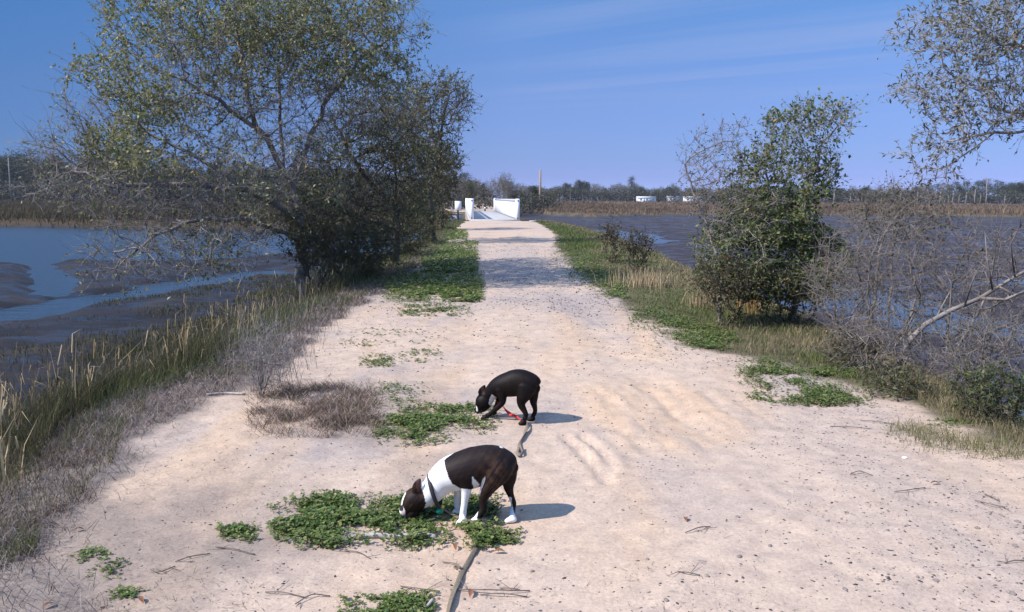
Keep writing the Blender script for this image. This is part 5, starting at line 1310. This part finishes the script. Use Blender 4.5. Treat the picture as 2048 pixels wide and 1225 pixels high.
# ------------------------------------------------------------------ litter, gravel, stones, sticks
def pebbles(X, Y, r_, cols, seed):
    r = np.random.default_rng(seed); n = len(X); ico = np.array([(0, 0, 1), (.9, 0, .2), (.28, .85, .25), (-.72, .53, .2), (-.72, -.53, .25), (.28, -.85, .2), (0, 0, -.5)])
    fcs = np.array([(0, 1, 2), (0, 2, 3), (0, 3, 4), (0, 4, 5), (0, 5, 1), (6, 2, 1), (6, 3, 2), (6, 4, 3), (6, 5, 4), (6, 1, 5)])
    an = r.random(n) * 6.28; cs, sn = np.cos(an)[:, None], np.sin(an)[:, None]; s = ico[None] * (1 + r.normal(size=(n, 7, 1)) * .18) * np.stack([.8 + .6 * r.random(n), .6 + .3 * r.random(n), .35 + .3 * r.random(n)], 1)[:, None] * r_[:, None, None]
    V = np.stack([s[..., 0] * cs - s[..., 1] * sn, s[..., 0] * sn + s[..., 1] * cs, s[..., 2]], -1) + surf(X, Y, 0)[:, None]
    return V.reshape(-1, 3), (fcs[None] + np.arange(n)[:, None, None] * 7).reshape(-1, 3), np.repeat(pal(n, cols, None, .25, r), 7, 0)
n = 42000
Y = logY(n, 2.9, 30); X = rng.uniform(-2.2, 4.2, n); k = (X > xlb(Y)) & (X < xrb(Y) + .2) & (rng.random(n) < (.22 + .9 * sst(.3, 3.0, X) * (Y < 14) + .6 * (Y > 12)) * (.3 + 1.2 * sst(.4, .65, fbm(X * 1.4, Y * 1.0, 3, 133)))); X, Y = X[k], Y[k]; n = len(X)
V, f3, C = pebbles(X, Y, (.0032 + .0085 * rng.random(n) ** 4) * np.clip(Y / 6, 1, 2.2), [(0.11, 0.095, 0.095), (0.16, 0.14, 0.135), (0.07, 0.06, 0.065), (0.26, 0.22, 0.20)], 7)
tag(mesh('gravel', V, [f3], DRY, None, C), 'fine grey gravel scattered over the sandy track', 'gravel', kind='stuff')
for i, (px, py, s) in enumerate([(1415, 1160, 1.0), (1295, 1122, 1.2), (1478, 1120, 1.6), (1660, 1128, 1.2), (1720, 1160, 1.3), (1872, 1162, 1.5), (2025, 1188, 1.7), (1690, 1182, 1.4), (1395, 1067, 1.0), (1655, 1048, 1.1), (1685, 907, 1.3), (1775, 1065, 1.2), (1910, 1058, 1.2), (1955, 1057, 1.4), (2035, 1040, 1.8), (1332, 1208, 1.3), (1905, 1092, 1.0), (1800, 1088, .9), (1555, 828, 1.3), (1960, 978, 1.1), (1930, 957, 1.2), (1475, 1038, 1.3), (1540, 1095, 1.4), (2030, 1090, 1.5), (1835, 1155, 1.1), (1065, 1142, 1.1), (1085, 1120, .9), (955, 1123, 1.3)]):
    r = np.random.default_rng(i); g = G(px, py); sub = 8; Vv, ff = sphere(np.zeros(3), 1.0, 10); Vv = np.array(Vv)
    ns = 1 + .22 * (fbm(Vv[:, 0] * 1.6 + i * 3, Vv[:, 1] * 1.6 + Vv[:, 2] * 1.3, 3, i) - .5) * 2
    Vv = Vv * ns[:, None] * np.array([1.0, .7, .5]) * .0095 * s; an = r.random() * 3; cs, sn = math.cos(an), math.sin(an)
    Vv = np.stack([Vv[:, 0] * cs - Vv[:, 1] * sn, Vv[:, 0] * sn + Vv[:, 1] * cs, Vv[:, 2] + .002], 1) + np.array([g[0], g[1], tz1(g[0], g[1])])
    o = mesh('stone', Vv, [ff], STONE, None, None, True, origin=np.array([g[0], g[1], tz1(g[0], g[1])])); tag(o, 'grey stone lying loose on the sandy track', 'stone', 'loose stones on the track')
SHELL = mat_plain('shell', (0.75, 0.73, 0.70), .4, .1, 30)
g = G(1810, 910); mb = MB(); Vv, ff = sphere(np.zeros(3), 1.0, 10); mb.add(np.array(Vv) * (.02, .014, .008) + (g[0], g[1], tz1(g[0], g[1]) + .003), [ff]); tag(mb.build('shell', SHELL, None, True, origin=np.array([g[0], g[1], 0])), 'white shell fragment on the sand below the wispy grass', 'shell')
# driftwood stick by the near dog
WGREY = mat_plain('driftwood', (0.36, 0.32, 0.29), .85, .35, 30, .4)
pts = smooth_path([onground(695, 1075, .012), onground(740, 1070, .016), onground(800, 1072, .018), onground(840, 1070, .02), onground(872, 1073, .018)])
mb = MB(); mb.tube(pts, np.interp(np.linspace(0, 1, len(pts)), [0, .3, 1], [.008, .014, .012]), 9); tag(mb.build('stick', WGREY, None, True, origin=onground(780, 1072)), 'bleached driftwood stick lying below the near dog\'s clover', 'stick')
pts = smooth_path([onground(412, 785, .01), onground(450, 782, .016), onground(490, 783, .012)]); mb = MB(); mb.tube(pts, .010, 7); tag(mb.build('stick', WGREY, None, True, origin=onground(450, 782)), 'short grey stick at the sand edge below the bare shrub', 'stick')
pts = smooth_path([onground(820, 1222, .01), onground(850, 1216, .012), onground(866, 1208, .03)]); mb = MB(); mb.tube(pts, .007, 7); tag(mb.build('stick', WGREY, None, True, origin=onground(850, 1216)), 'dark stub of stick at the bottom edge beside the lead', 'stick')
TWIG = mat_plain('twig', (0.15, 0.115, 0.10), .9, .4, 30)
for i, (a_, b_) in enumerate([((1000, 1172), (1040, 1176)), ((900, 1178), (1060, 1180)), ((960, 1185), (1055, 1190)), ((800, 1170), (880, 1182)), ((350, 1115), (420, 1100)), ((300, 1130), (350, 1125)), ((530, 1180), (610, 1192)), ((690, 1100), (740, 1112)), ((430, 1085), (510, 1098)), ((590, 1205), (660, 1190)), ((1355, 1152), (1400, 1160)), ((1790, 985), (1850, 975)), ((1950, 1000), (2010, 1012)), ((1700, 950), (1745, 948)), ((2010, 1130), (2048, 1122)), ((1720, 835), (1790, 842)), ((1660, 848), (1740, 852)), ((1970, 985), (2000, 1000)), ((885, 1120), (925, 1140)), ((1370, 1072), (1420, 1060))]):
    p, q = onground(*a_, .006), onground(*b_, .006); r = np.random.default_rng(i + 50); md = (p + q) / 2 + np.array([r.normal() * .01, r.normal() * .02, .008]); mb = MB(); mb.tube(smooth_path([p, md, q], 4), .0026, 5)
    for k in range(2): s = p + (q - p) * r.random(); mb.tube([s, s + np.array([r.normal() * .05, r.normal() * .05, .01])], [.0018, .001], 4)
    tag(mb.build('twig', TWIG, None, True, origin=p), 'thin dark twig lying on the sand', 'twig', 'twigs on the sand')
BROWNL = mat_leaf('brown_leaf', .6, .15)
for i, (px, py) in enumerate([(287, 1205), (460, 1178), (912, 1097), (225, 1050), (168, 1050), (1985, 1115), (985, 1098), (820, 1088), (940, 1192), (640, 1010), (1880, 968), (2000, 1195), (1370, 1038), (1140, 1030), (110, 1200), (1750, 1005)][::2]):
    r = np.random.default_rng(i + 90); g = onground(px, py, .006); an = r.random() * 6.28; D = np.array([math.cos(an), math.sin(an), .08]); Sd = np.array([-D[1], D[0], .1]); L = .05 + .02 * r.random(); w_ = .011
    V = []
    for s, f in ((0, 0.05), (.25, .8), (.5, 1), (.75, .75), (1, .03)):
        m0 = g + D * L * s + np.array([0, 0, .008 * math.sin(s * 3.1)]); V += [m0 - Sd * w_ * f + (0, 0, .006 * f), m0, m0 + Sd * w_ * f + (0, 0, .006 * f)]
    fs = [[3 * k + j, 3 * k + j + 1, 3 * k + j + 4, 3 * k + j + 3] for k in range(4) for j in range(2)]
    o = mesh('dead_leaf', V, [fs], BROWNL, None, np.tile(np.array([(0.20, 0.085, 0.045)]) * (.7 + .6 * r.random()), (len(V), 1)), origin=g); tag(o, 'curled brown dead leaf on the sand', 'leaf', 'dead leaves on the sand')
# plant crumbs on the sand
n = 36000
Y = logY(n, 2.9, 16); X = rng.uniform(-2.6, 4.0, n); k = (X > xlb(Y) - .1) & (X < xrb(Y) + .3); X, Y = X[k], Y[k]; dl = np.minimum(X - xlb(Y), xrb(Y) - X); k = rng.random(len(X)) < np.clip(.85 * np.exp(-np.maximum(dl, 0) / .55) + .05 + .16 * (X < 0.2) + .3 * (fbm(X * 2, Y * 2, 3, 131) > .58), 0, 1); X, Y = X[k], Y[k]; n = len(X)
V, q, t3, C = blades(surf(X, Y, .002), .015 + .05 * rng.random(n) ** 2, np.maximum(.0025, Y * .0005), rng.random(n) * 6.28, 1.35 + rng.random(n) * .2, pal(n, [(0.20, 0.155, 0.13), (0.12, 0.09, 0.075), (0.30, 0.25, 0.21), (0.10, 0.10, 0.05)]), .05)
tag(mesh('plant_litter', V, [q, t3], DRY, None, C), 'short bits of dead grass and bark strewn on the sand', 'litter', kind='stuff')
for lst in protos.values():
    for o, u_ in lst:
        if not u_:
            for ch in list(o.children): bpy.data.objects.remove(ch)
            bpy.data.objects.remove(o)

# ------------------------------------------------------------------ air
HM = bpy.data.materials.new('air'); HM.use_nodes = True; t = HM.node_tree; t.nodes.clear()
pv = t.nodes.new('ShaderNodeVolumePrincipled'); pv.inputs['Color'].default_value = (0.80, 0.88, 1.0, 1); pv.inputs['Density'].default_value = 0.00012
mo = t.nodes.new('ShaderNodeOutputMaterial'); t.links.new(pv.outputs[0], mo.inputs['Volume'])
mb = MB(); mb.box((0, 1320, 18), (3400, 2800, 44)); tag(mb.build('haze', HM), 'thin pale blue air over the marsh and track', 'haze', kind='stuff')
